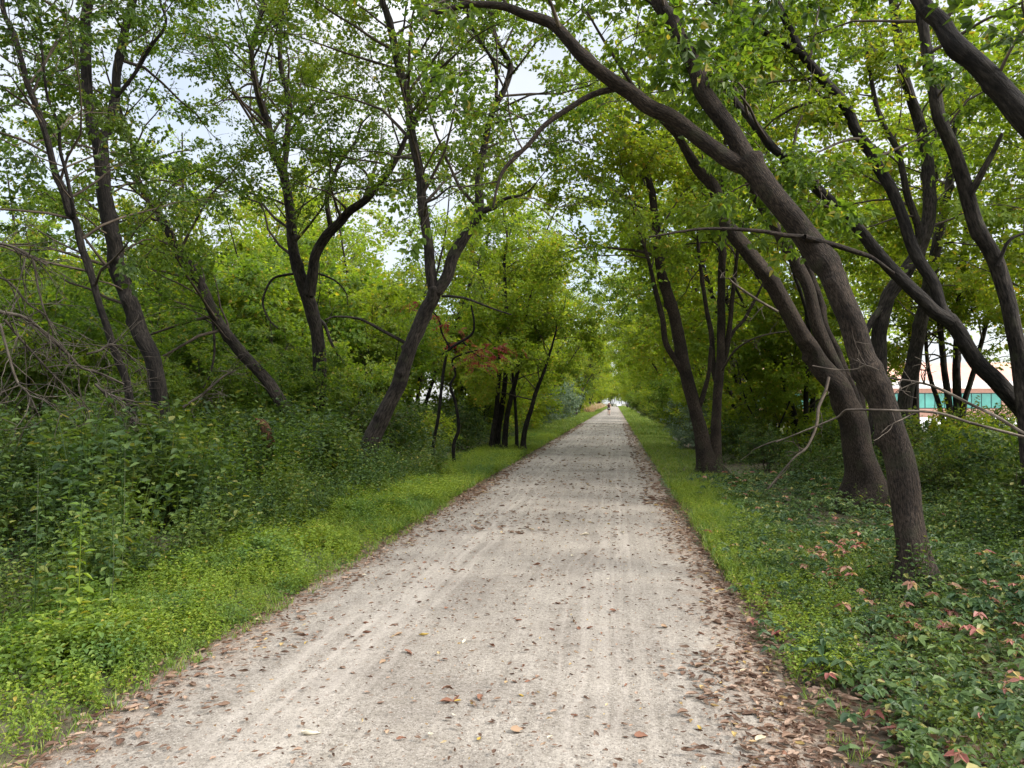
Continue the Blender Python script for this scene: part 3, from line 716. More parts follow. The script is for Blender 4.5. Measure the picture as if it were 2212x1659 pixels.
MK = {
    'a': lambda l, g: wood_tree('leafy_tree', 101, 12.5, 3, 2.3, M_BARKD, M_LIME, l, g, lean=(1.9, 0), dens=1.25, blen=(1.4, 3.0)),
    'b': lambda l, g: wood_tree('leafy_tree', 102, 13, 3, 2.0, M_BARK, M_MID, l, g, lean=(2.0, 0), dens=1.25, blen=(1.4, 3.0)),
    'c': lambda l, g: wood_tree('leafy_tree', 103, 10.5, 4, 2.5, M_BARKD, M_LIME, l, g, lean=(1.7, 0), dens=1.25, zmin=1.0, blen=(1.3, 2.7)),
    'd': lambda l, g: wood_tree('bushy_tree', 104, 6.3, 4, 1.9, M_BARKD, M_MID, l, g, dens=2.2, zmin=.4, base_r=.06, t0=.05),
    'e': lambda l, g: wood_tree('bushy_tree', 105, 5.6, 5, 2.0, M_BARKD, M_LIME, l, g, dens=2.2, zmin=.3, base_r=.05, t0=.05),
    'f': lambda l, g: wood_tree('bushy_tree', 106, 5.0, 5, 1.8, M_BARKD, M_MID, l, g, dens=2.2, zmin=.3, base_r=.05, t0=.05),
    'g': lambda l, g: wood_tree('tall_tree', 107, 13, 2, 1.6, M_BARK, M_LIME, l, g, dens=1.35, zmin=3.6, t0=.28, base_r=.14, blen=(1.3, 2.8)),
    'h': lambda l, g: wood_tree('tall_tree', 108, 12, 3, 2.2, M_BARK, M_LIME, l, g, dens=1.3, zmin=3.4, t0=.28, base_r=.13, blen=(1.3, 2.8)),
}
MK['k'] = lambda l, g: wood_tree('leafy_tree', 109, 10.5, 3, 1.8, M_BARK, M_LIME, l, g, lean=(4.0, 0), dens=1.5, zmin=5.2, t0=.4, blen=(1.4, 3.2))
tr_ = np.random.default_rng(5)
def row(zone, keys, ys, xf, s=(.85, 1.1), jx=.7):
    for y in ys:
        k = keys[tr_.integers(len(keys))]
        use(k, MK[k], zone, xf(y) + tr_.normal(0, jx), y + tr_.uniform(-1, 1), (0 if zone == 'L' else math.pi) + tr_.normal(0, .5), tr_.uniform(*s))
row('L', 'acab', [29, 33, 38, 43, 49, 56, 64, 73, 83, 94, 106, 120, 135, 152, 172, 195, 220, 250], lambda y: -7.2 + 1.9 * min(max((y - 60) / 50, 0), 1))
row('L', 'dec', [31, 36, 41, 47, 54, 62, 71, 81, 93, 108, 130, 160], lambda y: -5.9, s=(.6, .85), jx=.4)
row('R', 'acbc', [22.5, 27, 31.5, 37, 43, 50, 57, 66, 76, 87, 100, 114, 130, 148, 168, 192, 218, 248], lambda y: 5.2 - 1.3 * min(max((y - 60) / 50, 0), 1), s=(.9, 1.15))
row('L', 'k', [58, 90, 140], lambda y: -5.7, s=(.9, 1.1), jx=.3)
row('R', 'k', [27, 50, 81, 126], lambda y: 4.3, s=(.9, 1.1), jx=.3)
row('R', 'dfe', [24, 29, 34.5, 40, 47, 55, 64, 74, 86, 100, 120, 150], lambda y: 4.3, s=(.55, .8), jx=.4)
for y, x, k, s in [(23, -11, 'f', .95), (25, -14.5, 'd', .9), (24, -18, 'f', 1.0), (27, -21.5, 'e', 1.0), (30, -12, 'e', 1.0), (31, -16.5, 'd', 1.0), (33, -20.5, 'f', 1.1), (35, -26, 'd', 1.0),
                   (38, -13, 'd', 1.1), (39, -18, 'e', 1.25), (41, -24, 'e', 1.1), (44, -30, 'c', .8), (46, -15, 'e', 1.3), (47, -21, 'c', .85), (52, -27, 'c', .95), (56, -18, 'c', 1.0),
                   (58, -36, 'c', 1.0), (62, -25, 'a', .95), (20, -14.5, 'f', .75), (19, -18.5, 'd', .8), (17, -15.5, 'f', .8), (27, -9.5, 'e', .8), (20.5, -9.8, 'f', .6), (70, -14, 'c', 1.1), (85, -16, 'a', 1.0),
                   (15, -13.6, 'f', .6), (22, -22, 'c', .75), (16.5, -9.2, 'f', .42), (18.5, -11.5, 'd', .5), (21, -8.2, 'f', .5), (15.5, -11.8, 'f', .45), (22.5, -12.5, 'e', .8), (25, -8.3, 'd', .6), (19.5, -16.5, 'f', .7), (27, -16, 'a', .75), (33, -24, 'c', 1.0), (37, -16.2, 'a', 1.12), (31, -10.8, 'a', .92), (33, -17.5, 'a', 1.08), (28, -13.2, 'c', .95), (17, -7.4, 'd', .36), (20, -10.2, 'd', .5), (14.5, -10.2, 'f', .36), (18, -13.2, 'd', .55), (23, -10.4, 'd', .7), (29, -28, 'd', 1.2), (49, -42, 'c', 1.0), (25, -16.5, 'g', .95), (30, -27, 'g', 1.0), (36, -14.5, 'c', .95), (42, -17, 'a', .85), (34, -19, 'c', .9), (50, -16, 'a', .9), (45, -34, 'a', 1.0)]:
    use(k, MK[k], 'B', x, y, tr_.uniform(0, 6.28), s * (1.22 if k in 'def' else 1.0))
for y, x, k, s in [(16, 9.3, 'g', .9), (19, 11.2, 'h', .95), (24, 9, 'g', 1.0), (36, 10, 'h', 1.1), 
                   (13.5, 10.6, 'h', .85), (44, 12, 'a', 1.1), (34, 9, 'e', .7), (26, 7.2, 'd', .6)]:
    use(k, MK[k], 'Q', x, y, tr_.uniform(0, 6.28), s)
for y, x, k, s in [(330, -16, 'c', 1.2), (345, -8, 'a', 1.2), (360, 14, 'c', 1.3), (350, 22, 'a', 1.3), (390, -2, 'c', 1.3), (395, 6, 'c', 1.2), (300, -14, 'b', 1.1), (300, 12, 'b', 1.1), (275, 8, 'c', 1.1), (275, -10, 'c', 1.1), (335, 2, 'c', 1.5), (340, -3, 'c', 1.6), (350, 7, 'a', 1.5), (360, -7, 'c', 1.6)]:
    use(k, MK[k], 'F', x, y, tr_.uniform(0, 6.28), s)

SHR = {
    'm': (M_WEED, 201, 1.5, 'green shrub'), 'l': (M_LIME, 202, 1.7, 'yellow-green shrub'), 'b': (M_BLUE, 203, 2.0, 'silvery shrub'), 'd': (M_DARK, 204, 1.6, 'dark green shrub')}
def shrub(k, x, y, s, label, group):
    key = 's' + k
    if key not in PROTO:
        m_, sd, h, nm = SHR[k]
        PROTO[key] = [wood_tree('shrub', sd, h, 7, h * .5, M_TWIG, m_, label, group, zmin=.1, dens=1.2, step=.16, blen=(.4, .8), base_r=.018, cat='shrub', size=.62, t0=.1), False]
    o, used = PROTO[key]
    loc = (x, y, float(gz(x, y)))
    if not used:
        PROTO[key][1] = True; o.location = loc; o.scale = (s,) * 3
    else:
        o = copy_tree(o, loc, tr_.uniform(0, 6.28), s)
    o['label'] = label
    if group: o['group'] = group
    elif 'group' in o: del o['group']
    return o
gl, gr_ = 'shrubs along the left verge', 'shrubs along the right verge'
for y in [17, 20, 22.5, 25, 28, 31, 35, 39, 44, 50, 57, 65, 74, 84, 96, 110]:
    k = 'mdlm'[tr_.integers(4)]
    shrub(k, -5.3 - tr_.uniform(0, .7), y, tr_.uniform(.6, 1.0), SHR[k][3] + ' at the foot of the trees along the left verge', gl)
for y in [19.5, 22, 25, 28, 32, 37, 42, 48, 55, 63, 73, 85, 100]:
    k = 'mdml'[tr_.integers(4)]
    shrub(k, 3.4 + tr_.uniform(0, .6), y, tr_.uniform(.5, .85), SHR[k][3] + ' at the foot of the trees along the right verge', gr_)
for y, x, s in [(62, -6.0, 1.5), (68, -5.9, 1.7), (75, -6.0, 1.7), (54, -5.6, 1.0)]:
    shrub('b', x, y, s, 'tall silvery shrub bulging from the left trees near the far bend', 'silvery shrubs by the left verge')
shrub('b', 3.0, 27, .75, 'pale silvery shrub on the right verge beyond the narrow V tree', None)
for y, x, k, s in [(14.5, 4.9, 'm', .6), (16, 6.2, 'm', .7), (15.5, 3.8, 'd', .45), (19, 5.5, 'd', .7), (13, 6.4, 'm', .7), (20, 8.5, 'm', .8), (23, 11, 'd', .8), (17.5, 9.6, 'm', .6), (26, 15, 'm', .7), (12, 8.4, 'd', .55)]:
    shrub(k, x, y, s, SHR[k][3] + ' in the undergrowth behind the burled trunk', 'shrubs behind the burled trunk')
for y, x, k, s in [(6.6, 4.9, 'm', .62), (7.6, 5.7, 'd', .66), (8.8, 5.4, 'm', .6), (8.2, 6.9, 'm', .75), (10, 6.6, 'd', .6), (5.3, 4.5, 'm', .5), (13, 8.0, 'm', .6), (15, 10.2, 'm', .65), (18.5, 12.2, 'd', .7), (10.2, 5.4, 'm', .6), (11.4, 6.0, 'd', .75), (13.2, 5.3, 'm', .6), (14.6, 6.6, 'l', .7), (16.4, 5.0, 'm', .6), (9.4, 7.4, 'm', .8), (7.2, 6.4, 'd', .7), (18, 7.6, 'l', .85), (21, 6.4, 'l', .8), (12.6, 9.6, 'm', .8)]:
    shrub(k, x, y, s, SHR[k][3] + ' in the undergrowth beside and behind the burled trunk', 'shrubs beside the burled trunk')
for y, x, k, s in [(11.5, -12, 'm', .8), (10, -10.6, 'd', .7), (13.5, -10.3, 'm', .8), (15, -8.0, 'm', .7), (14, -12.7, 'd', .9), (9, -9.3, 'm', .6), (16.5, -10.8, 'm', .9), (18.5, -8, 'd', .8), (12.5, -8.3, 'm', .6), (17, -12.8, 'l', .9)]:
    shrub(k, x, y, s, SHR[k][3] + ' among the weeds beneath the left trees', 'shrubs beneath the left trees')

# ------------------------------------------------------------------ undergrowth that nobody could count
def in_view(P, mx=320, my=260):
    x, y, d = seen(P)
    return (d > .6) & (x > -mx) & (x < 2212 + mx) & (y < 1659 + my)
def scatter(n, xr, yr, r, ypow=1.0):
    x = r.uniform(*xr, n); u = r.random(n) ** ypow
    y = yr[0] + (yr[1] - yr[0]) * u
    P = np.stack([x, y, gz(x, y)], -1)
    return P[in_view(P)]
def stuff(name, V, F, m):
    return link(name, make_mesh(name, V, F, [m]), kind='stuff')
r = np.random.default_rng(77)
WD = [weed(np.random.default_rng(300 + i), h=.9, n=17 + i % 4, leaf=.108, wid=.3) for i in range(8)]
WDF = [weed(np.random.default_rng(320 + i), h=1.0, n=18, leaf=.13, wid=.33, far=True) for i in range(5)]
def blotch(P, sc, ph): return np.sin(P[:, 0] * sc + ph) * np.sin(P[:, 1] * sc * .8 + ph * 2) + .5 * np.sin(P[:, 0] * sc * 2.3 + P[:, 1] * sc * 1.9)
# left: waist-high weeds, lower towards the verge
P = scatter(13000, (-15, -3.75), (1.5, 16), r)
P = P[P[:, 0] < -4.3 + .5 * np.clip((P[:, 1] - 3) / 5, 0, 1) + .22 * np.sin(P[:, 1] * 1.7)]
hh = (.6 + .5 * np.clip((-4.3 - P[:, 0]) / 1.2, 0, 1)) * (1 + .36 * blotch(P, 1.6, .4))
k = r.random(len(P)) < .38 + .55 * (blotch(P, 1.9, 1.0) > -.25); P, hh = P[k], hh[k]
M = upright(len(P), r, .75, 1.25) * hh[:, None, None]
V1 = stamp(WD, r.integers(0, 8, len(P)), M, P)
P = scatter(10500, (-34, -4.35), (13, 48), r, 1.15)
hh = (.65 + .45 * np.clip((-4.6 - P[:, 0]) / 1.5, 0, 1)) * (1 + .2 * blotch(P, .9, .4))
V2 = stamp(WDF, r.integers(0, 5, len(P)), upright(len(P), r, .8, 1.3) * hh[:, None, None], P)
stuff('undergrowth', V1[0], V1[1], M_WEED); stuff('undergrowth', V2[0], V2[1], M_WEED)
WT = [weed(np.random.default_rng(330 + i), h=1.15, n=26, leaf=.085, wid=.24, lean=.1) for i in range(6)]
P = scatter(1700, (-14, -4.5), (2, 16), r)
k = blotch(P, 1.1, 2.2) > -.1; P = P[k]
V1 = stamp(WT, r.integers(0, 6, len(P)), upright(len(P), r, .6, 1.25) * (.55 + .45 * np.clip((-4.5 - P[:, 0]) / 1.2, 0, 1))[:, None, None], P)
stuff('undergrowth', V1[0], V1[1], M_MID)
# right: weeds behind the trunks
P = scatter(7000, (2.2, 13), (4.2, 17), r)
k = (P[:, 0] - 2.9 + .8 * (P[:, 1] > 9)) > .5 * r.random(len(P)); P = P[k]
hh = (.25 + .5 * np.clip((P[:, 0] - 3.2) / 2.2, 0, 1)) * (1 + .25 * blotch(P, 1.4, 2))
V1 = stamp(WD, r.integers(0, 8, len(P)), upright(len(P), r, .7, 1.2) * hh[:, None, None], P)
P = scatter(6000, (3.0, 24), (14, 42), r, 1.1)
hh = .35 + .35 * np.clip((P[:, 0] - 3) / 1.5, 0, 1)
V2 = stamp(WDF, r.integers(0, 5, len(P)), upright(len(P), r, .6, 1.2) * hh[:, None, None], P)
stuff('undergrowth', V1[0], V1[1], M_WEED); stuff('undergrowth', V2[0], V2[1], M_WEED)
q = [(b_[0] + r.normal() * s_, b_[1] + r.normal() * s_ - .1) for b_, s_, n_ in ((at(1979, 1285, 6.45), .32, 46), (at(1878, 1097, 11.7), .5, 60), (at(1540, 1024, 17.2), .45, 30), (at(785, 1041, 15.4), .5, 70)) for _ in range(n_)]
P = np.array([(x_, y_, float(gz(x_, y_))) for x_, y_ in q])
V1 = stamp(WD, r.integers(0, 8, len(P)), upright(len(P), r, .22, .6), P)
stuff('undergrowth', V1[0], V1[1], M_WEED)
# left verge: bright knee-low plants
VG = [weed(np.random.default_rng(340 + i), h=.23, n=15, leaf=.047, wid=.3, lean=.25) for i in range(8)]
P = scatter(8500, (-4.6, XL + .02), (1.2, 12.5), r)
e = np.minimum(XL + .12 - P[:, 0], 1.0)
hh = (.42 + .42 * np.clip(e / .6, 0, 1)) * (1 + .3 * blotch(P, 2.6, 1))
k = (r.random(len(P)) < .45 + .6 * (blotch(P, 1.7, .2) > -.55)) & ~((P[:, 1] < 4.2) & (P[:, 0] < -3.9) & (r.random(len(P)) < .5)); P, hh = P[k], hh[k]
hole = ((P[:, 1] < 5) & (P[:, 0] < -3.5) & (blotch(P, 3.4, .3) > .45))
P, hh = P[~hole], hh[~hole]
M = upright(len(P), r, .75, 1.25, .22) * np.maximum(hh, .3)[:, None, None]
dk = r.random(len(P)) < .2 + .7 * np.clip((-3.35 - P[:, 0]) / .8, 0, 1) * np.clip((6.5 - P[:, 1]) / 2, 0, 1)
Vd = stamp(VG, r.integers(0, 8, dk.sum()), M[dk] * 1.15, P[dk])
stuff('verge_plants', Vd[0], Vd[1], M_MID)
V1 = stamp(VG, r.integers(0, 8, (~dk).sum()), M[~dk], P[~dk])
P = scatter(7000, (-4.4, XL - .05), (11.5, 40), r, 1.3)
P = P[r.random(len(P)) < .3 + .7 * (blotch(P, 1.8, .9) > -.1)]
V2 = stamp(VG, r.integers(0, 8, len(P)), upright(len(P), r, .6, 1.25, .2), P)
# right verge: two lime patches of the same plant
P = scatter(4200, (XR + .12, 2.35), (4.6, 15), r, 1.0)
cx = 1.35 + .12 * np.sin(P[:, 1] * 1.2)
k = (np.abs(P[:, 0] - cx) < .4 + .15 * np.sin(P[:, 1] * 2.1)) | ((P[:, 1] > 9) & (np.abs(P[:, 0] - 1.6) < .5))
P = P[k]
V3 = stamp(VG, r.integers(0, 8, len(P)), upright(len(P), r, .35, .75, .25), P)
vv, ff, n = [], [], 0
for V_, F_ in (V1, V2, V3): vv.append(V_); ff.append(F_ + n); n += len(V_)
stuff('verge_plants', np.vstack(vv), np.vstack(ff), M_VERGE)
# grass along both edges
def tuft(r, n=9, h=.16):
    b = Bag()
    for i in range(n):
        l = h * r.uniform(.6, 1.3)
        b.add(leaf4(l, .004 + .012 * l), rot(2, r.uniform(0, 6.28)) @ rot(1, -r.uniform(.6, 1.4)), np.array((r.normal() * .03, r.normal() * .03, 0)))
    return b.get()
TF_ = [tuft(np.random.default_rng(360 + i)) for i in range(5)]
Ps, Ms = [], []
for xr, yr, n, s in (((-4.9, XL - .02), (9, 40), 9000, (.6, 1.0)), ((XR + .08, 2.6), (7, 40), 8500, (.45, .85)), ((-5.2, XL - .03), (38, 140), 8000, (1.1, 2.0)), ((XR + .1, 3.3), (38, 140), 8000, (1.0, 1.9)),
                     ((-5.4, XL - .05), (130, 330), 5000, (2, 3.5)), ((XR + .1, 3.6), (130, 330), 5000, (2, 3.5)), ((XR + .05, 2.2), (2.2, 8), 500, (.25, .5)), ((-3.1, XL + .15), (1.5, 12), 800, (.3, .6))):
    P = scatter(n, xr, yr, r, 1.25)
    Ps.append(P); Ms.append(upright(len(P), r, *s, .1))
P = np.vstack(Ps); V1 = stamp(TF_, r.integers(0, 5, len(P)), np.concatenate(Ms), P)
stuff('grass', V1[0], V1[1], M_GRASS)
P = scatter(2500, (-6.2, -4.0), (118, 240), r)
V1 = stamp(TF_, r.integers(0, 5, len(P)), upright(len(P), r, 6, 10, .1), P)
stuff('dry_grass', V1[0], V1[1], M_TAN)
# right: five-leaved creeper over the floor, partly turned red
CR = [palmate(np.random.default_rng(380 + i), leaf=.072 + .008 * (i % 3), k=5 if i % 4 else 3) for i in range(10)]
P = scatter(19000, (1.0, 5.2), (1.6, 16), r, 1.15)
edge = 1.16 + .14 * np.sin(P[:, 1] * 1.9) + .06 * np.clip((5 - P[:, 1]) / 3, 0, 1) + .6 * np.clip((P[:, 1] - 8) / 3, 0, 1)
k = (P[:, 0] > edge + r.normal(0, .16, len(P))) & (r.random(len(P)) < .28 + .62 * (blotch(P, 2.6, .7) > -.05)); P = P[k]
P = P[(r.random(len(P)) > .75 * np.exp(-((P[:, 0] - 2.3) / .5) ** 2 - ((P[:, 1] - 7.2) / 1.1) ** 2))]
P[:, 2] += r.uniform(-.11, .05, len(P)) + .12 * np.clip((P[:, 0] - 1.6) / 1.5, 0, 1) * (1 + blotch(P, 3.1, .2) * .6)
sc = r.uniform(.55, 1.15, len(P)) * (1 + .3 * (P[:, 0] > 2.3) * (P[:, 1] < 5))
M = upright(len(P), r, 1, 1, .22) * sc[:, None, None]
pr = np.full(len(P), .035)
for cx_, cy_, cr_ in ((2.25, 7.9, .55), (1.95, 6.9, .35), (2.6, 5.2, .42), (2.35, 4.6, .35), (2.9, 4.3, .4), (2.0, 5.9, .25), (3.0, 6.2, .3), (2.6, 3.6, .25)):
    pr = np.maximum(pr, .4 * np.exp(-(((P[:, 0] - cx_) / cr_) ** 2 + ((P[:, 1] - cy_) / (cr_ * 1.2)) ** 2)))
red = r.random(len(P)) < pr
V1 = stamp(CR, r.integers(0, 10, (~red).sum()), M[~red], P[~red])
V3 = stamp(CR, r.integers(0, 10, red.sum()), M[red], P[red])
stuff('creeper', V3[0], V3[1], M_CREEPR)
P = scatter(3800, (1.3, 4.6), (1.8, 9.5), r)
k = P[:, 0] > 1.22 + .16 * np.sin(P[:, 1] * 1.9); P = P[k]
V2 = stamp(VG, r.integers(0, 8, len(P)), upright(len(P), r, .4, 1.0, .3), P)
stuff('creeper', V1[0], V1[1], M_CREEP); stuff('undergrowth', V2[0], V2[1], M_WEED)

# ------------------------------------------------------------------ fallen leaves
def curled(r, L=.085, Wd=.026):
    nu, nv = 8, 5
    u = np.linspace(0, 1, nu)[:, None]; v = np.linspace(-1, 1, nv)[None]
    w = Wd * np.sin(np.pi * np.clip(u, .02, .985) ** .75) ** .8 * (1 + .12 * np.sin(u * 19 + r.random() * 6))
    a = r.uniform(.9, 2.8) * (.6 + .7 * u)
    y = w * np.sin(v * a) / a * 1.6; z = w * (1 - np.cos(v * a)) / a * 1.6
    tw = r.normal(0, .6) * (u - .5)
    x = (u - .5) * L + 0 * v
    bend = r.uniform(-.25, .5)
    Y = y * np.cos(tw) - z * np.sin(tw) + .15 * L * r.normal() * (u - .5) ** 2; Z = y * np.sin(tw) + z * np.cos(tw) + bend * L * (u - .5) ** 2 * 1.2
    V = np.stack([x, Y, Z], -1).reshape(-1, 3); V[:, 2] -= V[:, 2].min()
    i = np.arange(nu * nv).reshape(nu, nv)
    return V, np.stack([i[:-1, :-1], i[1:, :-1], i[1:, 1:], i[:-1, 1:]], -1).reshape(-1, 4)
def dry(name, c, t=.12):
    return leaf_mat(name, [(0, tuple(v * .8 for v in c)), (1, tuple(min(1, v * 1.2) for v in c))], trans=t, tint=(1, .9, .7), rough=.7)
KIND = [('russet brown', dry('dry_leaf_russet', (.16, .075, .045))), ('dull brown', dry('dry_leaf_brown', (.13, .08, .055))), ('tan', dry('dry_leaf_tan', (.24, .16, .10))), ('yellow', dry('dry_leaf_yellow', (.32, .22, .05))), ('pale cream', dry('dry_leaf_cream', (.5, .46, .36)))]
CURL = []
for i in range(10):
    V, F = curled(np.random.default_rng(400 + i), L=.06 + .012 * (i % 4), Wd=.008 + .0038 * (i % 4))
    CURL.append((V, F))
LM = {}
def fallen(x, y, kind, s, rz, label=None):
    q = int(r.integers(0, 10))
    if (q, kind) not in LM:
        LM[(q, kind)] = make_mesh('fallen_leaf', *CURL[q], [KIND[kind][1]], smooth=True)
    o = link('fallen_leaf', LM[(q, kind)])
    on = XL + .05 < x < XR - .05
    z = float(path_z(x)) if on else float(gz(x, y))
    o.location = (x, y, z + .004); o.rotation_euler = (r.normal() * .2, r.normal() * .2, rz); o.scale = (s,) * 3
    d = y
    where = ('at the front of the path' if y < 5 else 'farther up the path') if on else 'on the litter by the right verge'
    side = ('near its left edge, ' if x < -1.8 else 'near its right edge, ' if x > .2 else 'in its middle, ') if on else ''
    cn = KIND[kind][0]
    if on: lab = f'curled {cn} leaf lying {where}, {side}'.rstrip(', ')
    else: lab = f'curled {cn} leaf {where}'
    tag(o, label or lab, 'fallen leaf', 'fallen leaves on the gravel path')
    return o
def ground_at(x, y):
    v = at(x, y, 1.0) - C0
    return C0 + v * (CAM_H - .02) / -v[2]
# the largest ones the photograph shows, each where it lies
for x, y, kd, s, rz, lab in [(1120, 1592, 2, 1.1, .5, 'largest curled tan leaf, with an upturned tip, near the bottom of the path'), (672, 1601, 4, 1.0, .3, 'flat pale cream leaf at the bottom of the path, left of centre'),
                             (930, 1601, 4, .9, 2.0, 'pale cream leaf beside a russet one at the bottom centre of the path'), (1188, 1605, 4, .8, 1.0, 'small pale cream leaf right of the largest curled leaf'),
                             (965, 1497, 0, .95, .2, 'crumpled russet leaf cluster piece near the bottom centre of the path'), (868, 1610, 0, .9, .4, 'dark russet leaf at the bottom of the path, beside the pale cream one'),
                             (1385, 1600, 0, .85, .3, 'lone russet leaf at the bottom right of the bare gravel'), (1225, 1130, 3, 1.1, 0, 'orange-yellow leaf halfway up the middle of the path')]:
    g_ = ground_at(x, y); fallen(g_[0], g_[1], kd, s, rz, lab)
PW = [.42, .33, .19, .04, .02]
cl_ = [(-.55, 3.9), (-.35, 5.2), (-.9, 4.5), (-.3, 7.5), (-1.9, 6.2), (-.6, 6.4), (-2.1, 4.6)]
for i in range(285):
    if i < 110:
        c = cl_[int(r.integers(len(cl_)))]; x, y = c[0] + r.normal() * .28, c[1] + abs(r.normal()) * .6
    else:
        x, y = r.uniform(XL + .1, XR - .05), 3.05 + 9 * r.random() ** 1.6
        if i > 235: x = r.uniform(.55, 1.35)
    if not in_view(np.array([[x, y, 0]]), 0, 0)[0]: continue
    fallen(x, y, int(r.choice(5, p=PW)), r.uniform(.35, .85), r.uniform(0, 6.28))
# the rest: litter along the edges and crumbs over the gravel
def litter(n, xr, yr, s, ypow=1.4, bias=None):
    P = scatter(n, xr, yr, r, ypow)
    if bias is not None: P = P[r.random(len(P)) < bias(P)]
    on = (P[:, 0] > XL + .03) & (P[:, 0] < XR - .03)
    P[:, 2] = np.where(on, path_z(P[:, 0]), np.where(P[:, 0] > XR + .3, gz(P[:, 0], P[:, 1]), .0)) + r.uniform(.002, .02, len(P))
    M = upright(len(P), r, *s, .25)
    return stamp(CURL, r.integers(0, 10, len(P)), M, P)
bits = [litter(26000, (.2, 2.2), (1.9, 13), (.22, .85), 1.6, lambda P: np.exp(-((P[:, 0] - .98 + .12 * (P[:, 1] < 5)) / (.24 + .1 * (P[:, 1] < 5))) ** 2)),
        litter(6000, (XL - .2, XL + .9), (2, 16), (.35, .85), 1.2, lambda P: np.exp(-((P[:, 0] - XL - .12) / .3) ** 2)),
        litter(8000, (1.1, 3.8), (2, 11), (.5, 1.1), 1.1), litter(2600, (XL + .1, XR), (9, 60), (.5, 1.3), 1.5, lambda P: .35 + .5 * (blotch(P, 1.3, .5) > .2)),
        litter(6500, (XL + .05, XR), (2.6, 20), (.16, .5), 1.3), litter(1800, (XR - .45, XR + .4), (12, 60), (.6, 1.5), 1.3), litter(1500, (XL - .3, XL + .4), (12, 60), (.6, 1.5), 1.3)]
vv, ff, n = [], [], 0
for V_, F_ in bits: vv.append(V_); ff.append(F_ + n); n += len(V_)
stuff('leaf_litter', np.vstack(vv), np.vstack(ff), M_DRY)
# ------------------------------------------------------------------ red sumac, dead wood, stump
def twiggy(w, P, rad, r, n, ln, sub=True):
    for i in range(n):
        u = r.uniform(.15, .98) * (len(P) - 1); j = min(int(u), len(P) - 2)
        p = P[j] + (P[j + 1] - P[j]) * (u - j)
        d = unit(unit(P[j + 1] - P[j]) * .7 + r.normal(size=3) * .7)
        L = r.uniform(.35, 1) * ln
        q = [p]
        for _ in range(5):
            d = unit(d + r.normal(0, .2, 3) + np.array((0, 0, -.06))); q.append(q[-1] + d * L / 5)
        q = np.array(q)
        w.tube(q, np.linspace(min(rad * .55, .008), .002, 6), 4)
        if sub and r.random() < .8: twiggy(w, q, rad * .5, r, 3, ln * .5, False)
def branch_thing(name, label, pts, w, d, seed, m, n=8, ln=.9, cat='branch', group=None):
    r_ = np.random.default_rng(seed)
    P, rad = stem3(pts, w, d)
    wd = Wood(); wd.tube(P, rad, 7, .05)
    twiggy(wd, P, rad.max(), r_, n, ln)
    c = P.mean(0); wd.V = [v - c for v in wd.V]
    o = link(name, wd.mesh(name, m)); o.location = c
    return tag(o, label, cat, group)
M_DEADL = bark_mat('dead_twig_grey', (.025, .02, .016), (.055, .046, .037), (.10, .088, .072), bump=.2)
for i, (lab, pts, w, d) in enumerate([
    ('longest dead grey branch of the brush pile, drooping right in front of the dark stems', [(-40, 650), (0, 673), (55, 687), (106, 728), (146, 764), (176, 794), (220, 808), (267, 830)], (9, 7, 4), (8.4, 9.4)),
    ('dead grey branch at the left edge, arching up over the brush pile', [(-30, 520), (0, 526), (37, 537), (70, 559), (81, 614), (95, 669), (110, 706)], (7, 5, 3), (8.6, 8.9)),
    ('dead branch low in the middle of the brush pile, slanting down right', [(10, 690), (37, 724), (73, 764), (121, 816), (161, 852)], (6, 5, 3), (8.5, 9)),
    ('dead twiggy branch at the left edge low in the brush pile, nearly upright', [(0, 700), (18, 764), (37, 823), (62, 852), (85, 900)], (6, 5, 3), (8.2, 8.2)),
    ('pale broken stick lying across the weeds below the dark two-stemmed tree', [(205, 830), (228, 848), (264, 863)], (6, 6, 4), (9.8, 9.8)),
    ('dead branch curving between the dark stems and the big forked trunk', [(187, 765), (215, 757), (238, 744), (265, 755), (290, 780)], (5, 5, 3), (10, 10.6)),
    ('thin dead branch hanging across the upper brush pile at the left edge', [(-30, 590), (20, 610), (60, 655), (105, 690), (120, 760)], (5, 4, 2), (8.8, 9.2)),
    ('fallen grey branch leaning over weeds left of the slender slanting trunk', [(395, 880), (440, 850), (480, 815), (510, 800)], (6, 5, 3), (14, 14.5))]):
    branch_thing('dead_branch', lab, pts, w, d, 500 + i, M_DEADL, n=16, ln=.95, group='dead branches on the left')
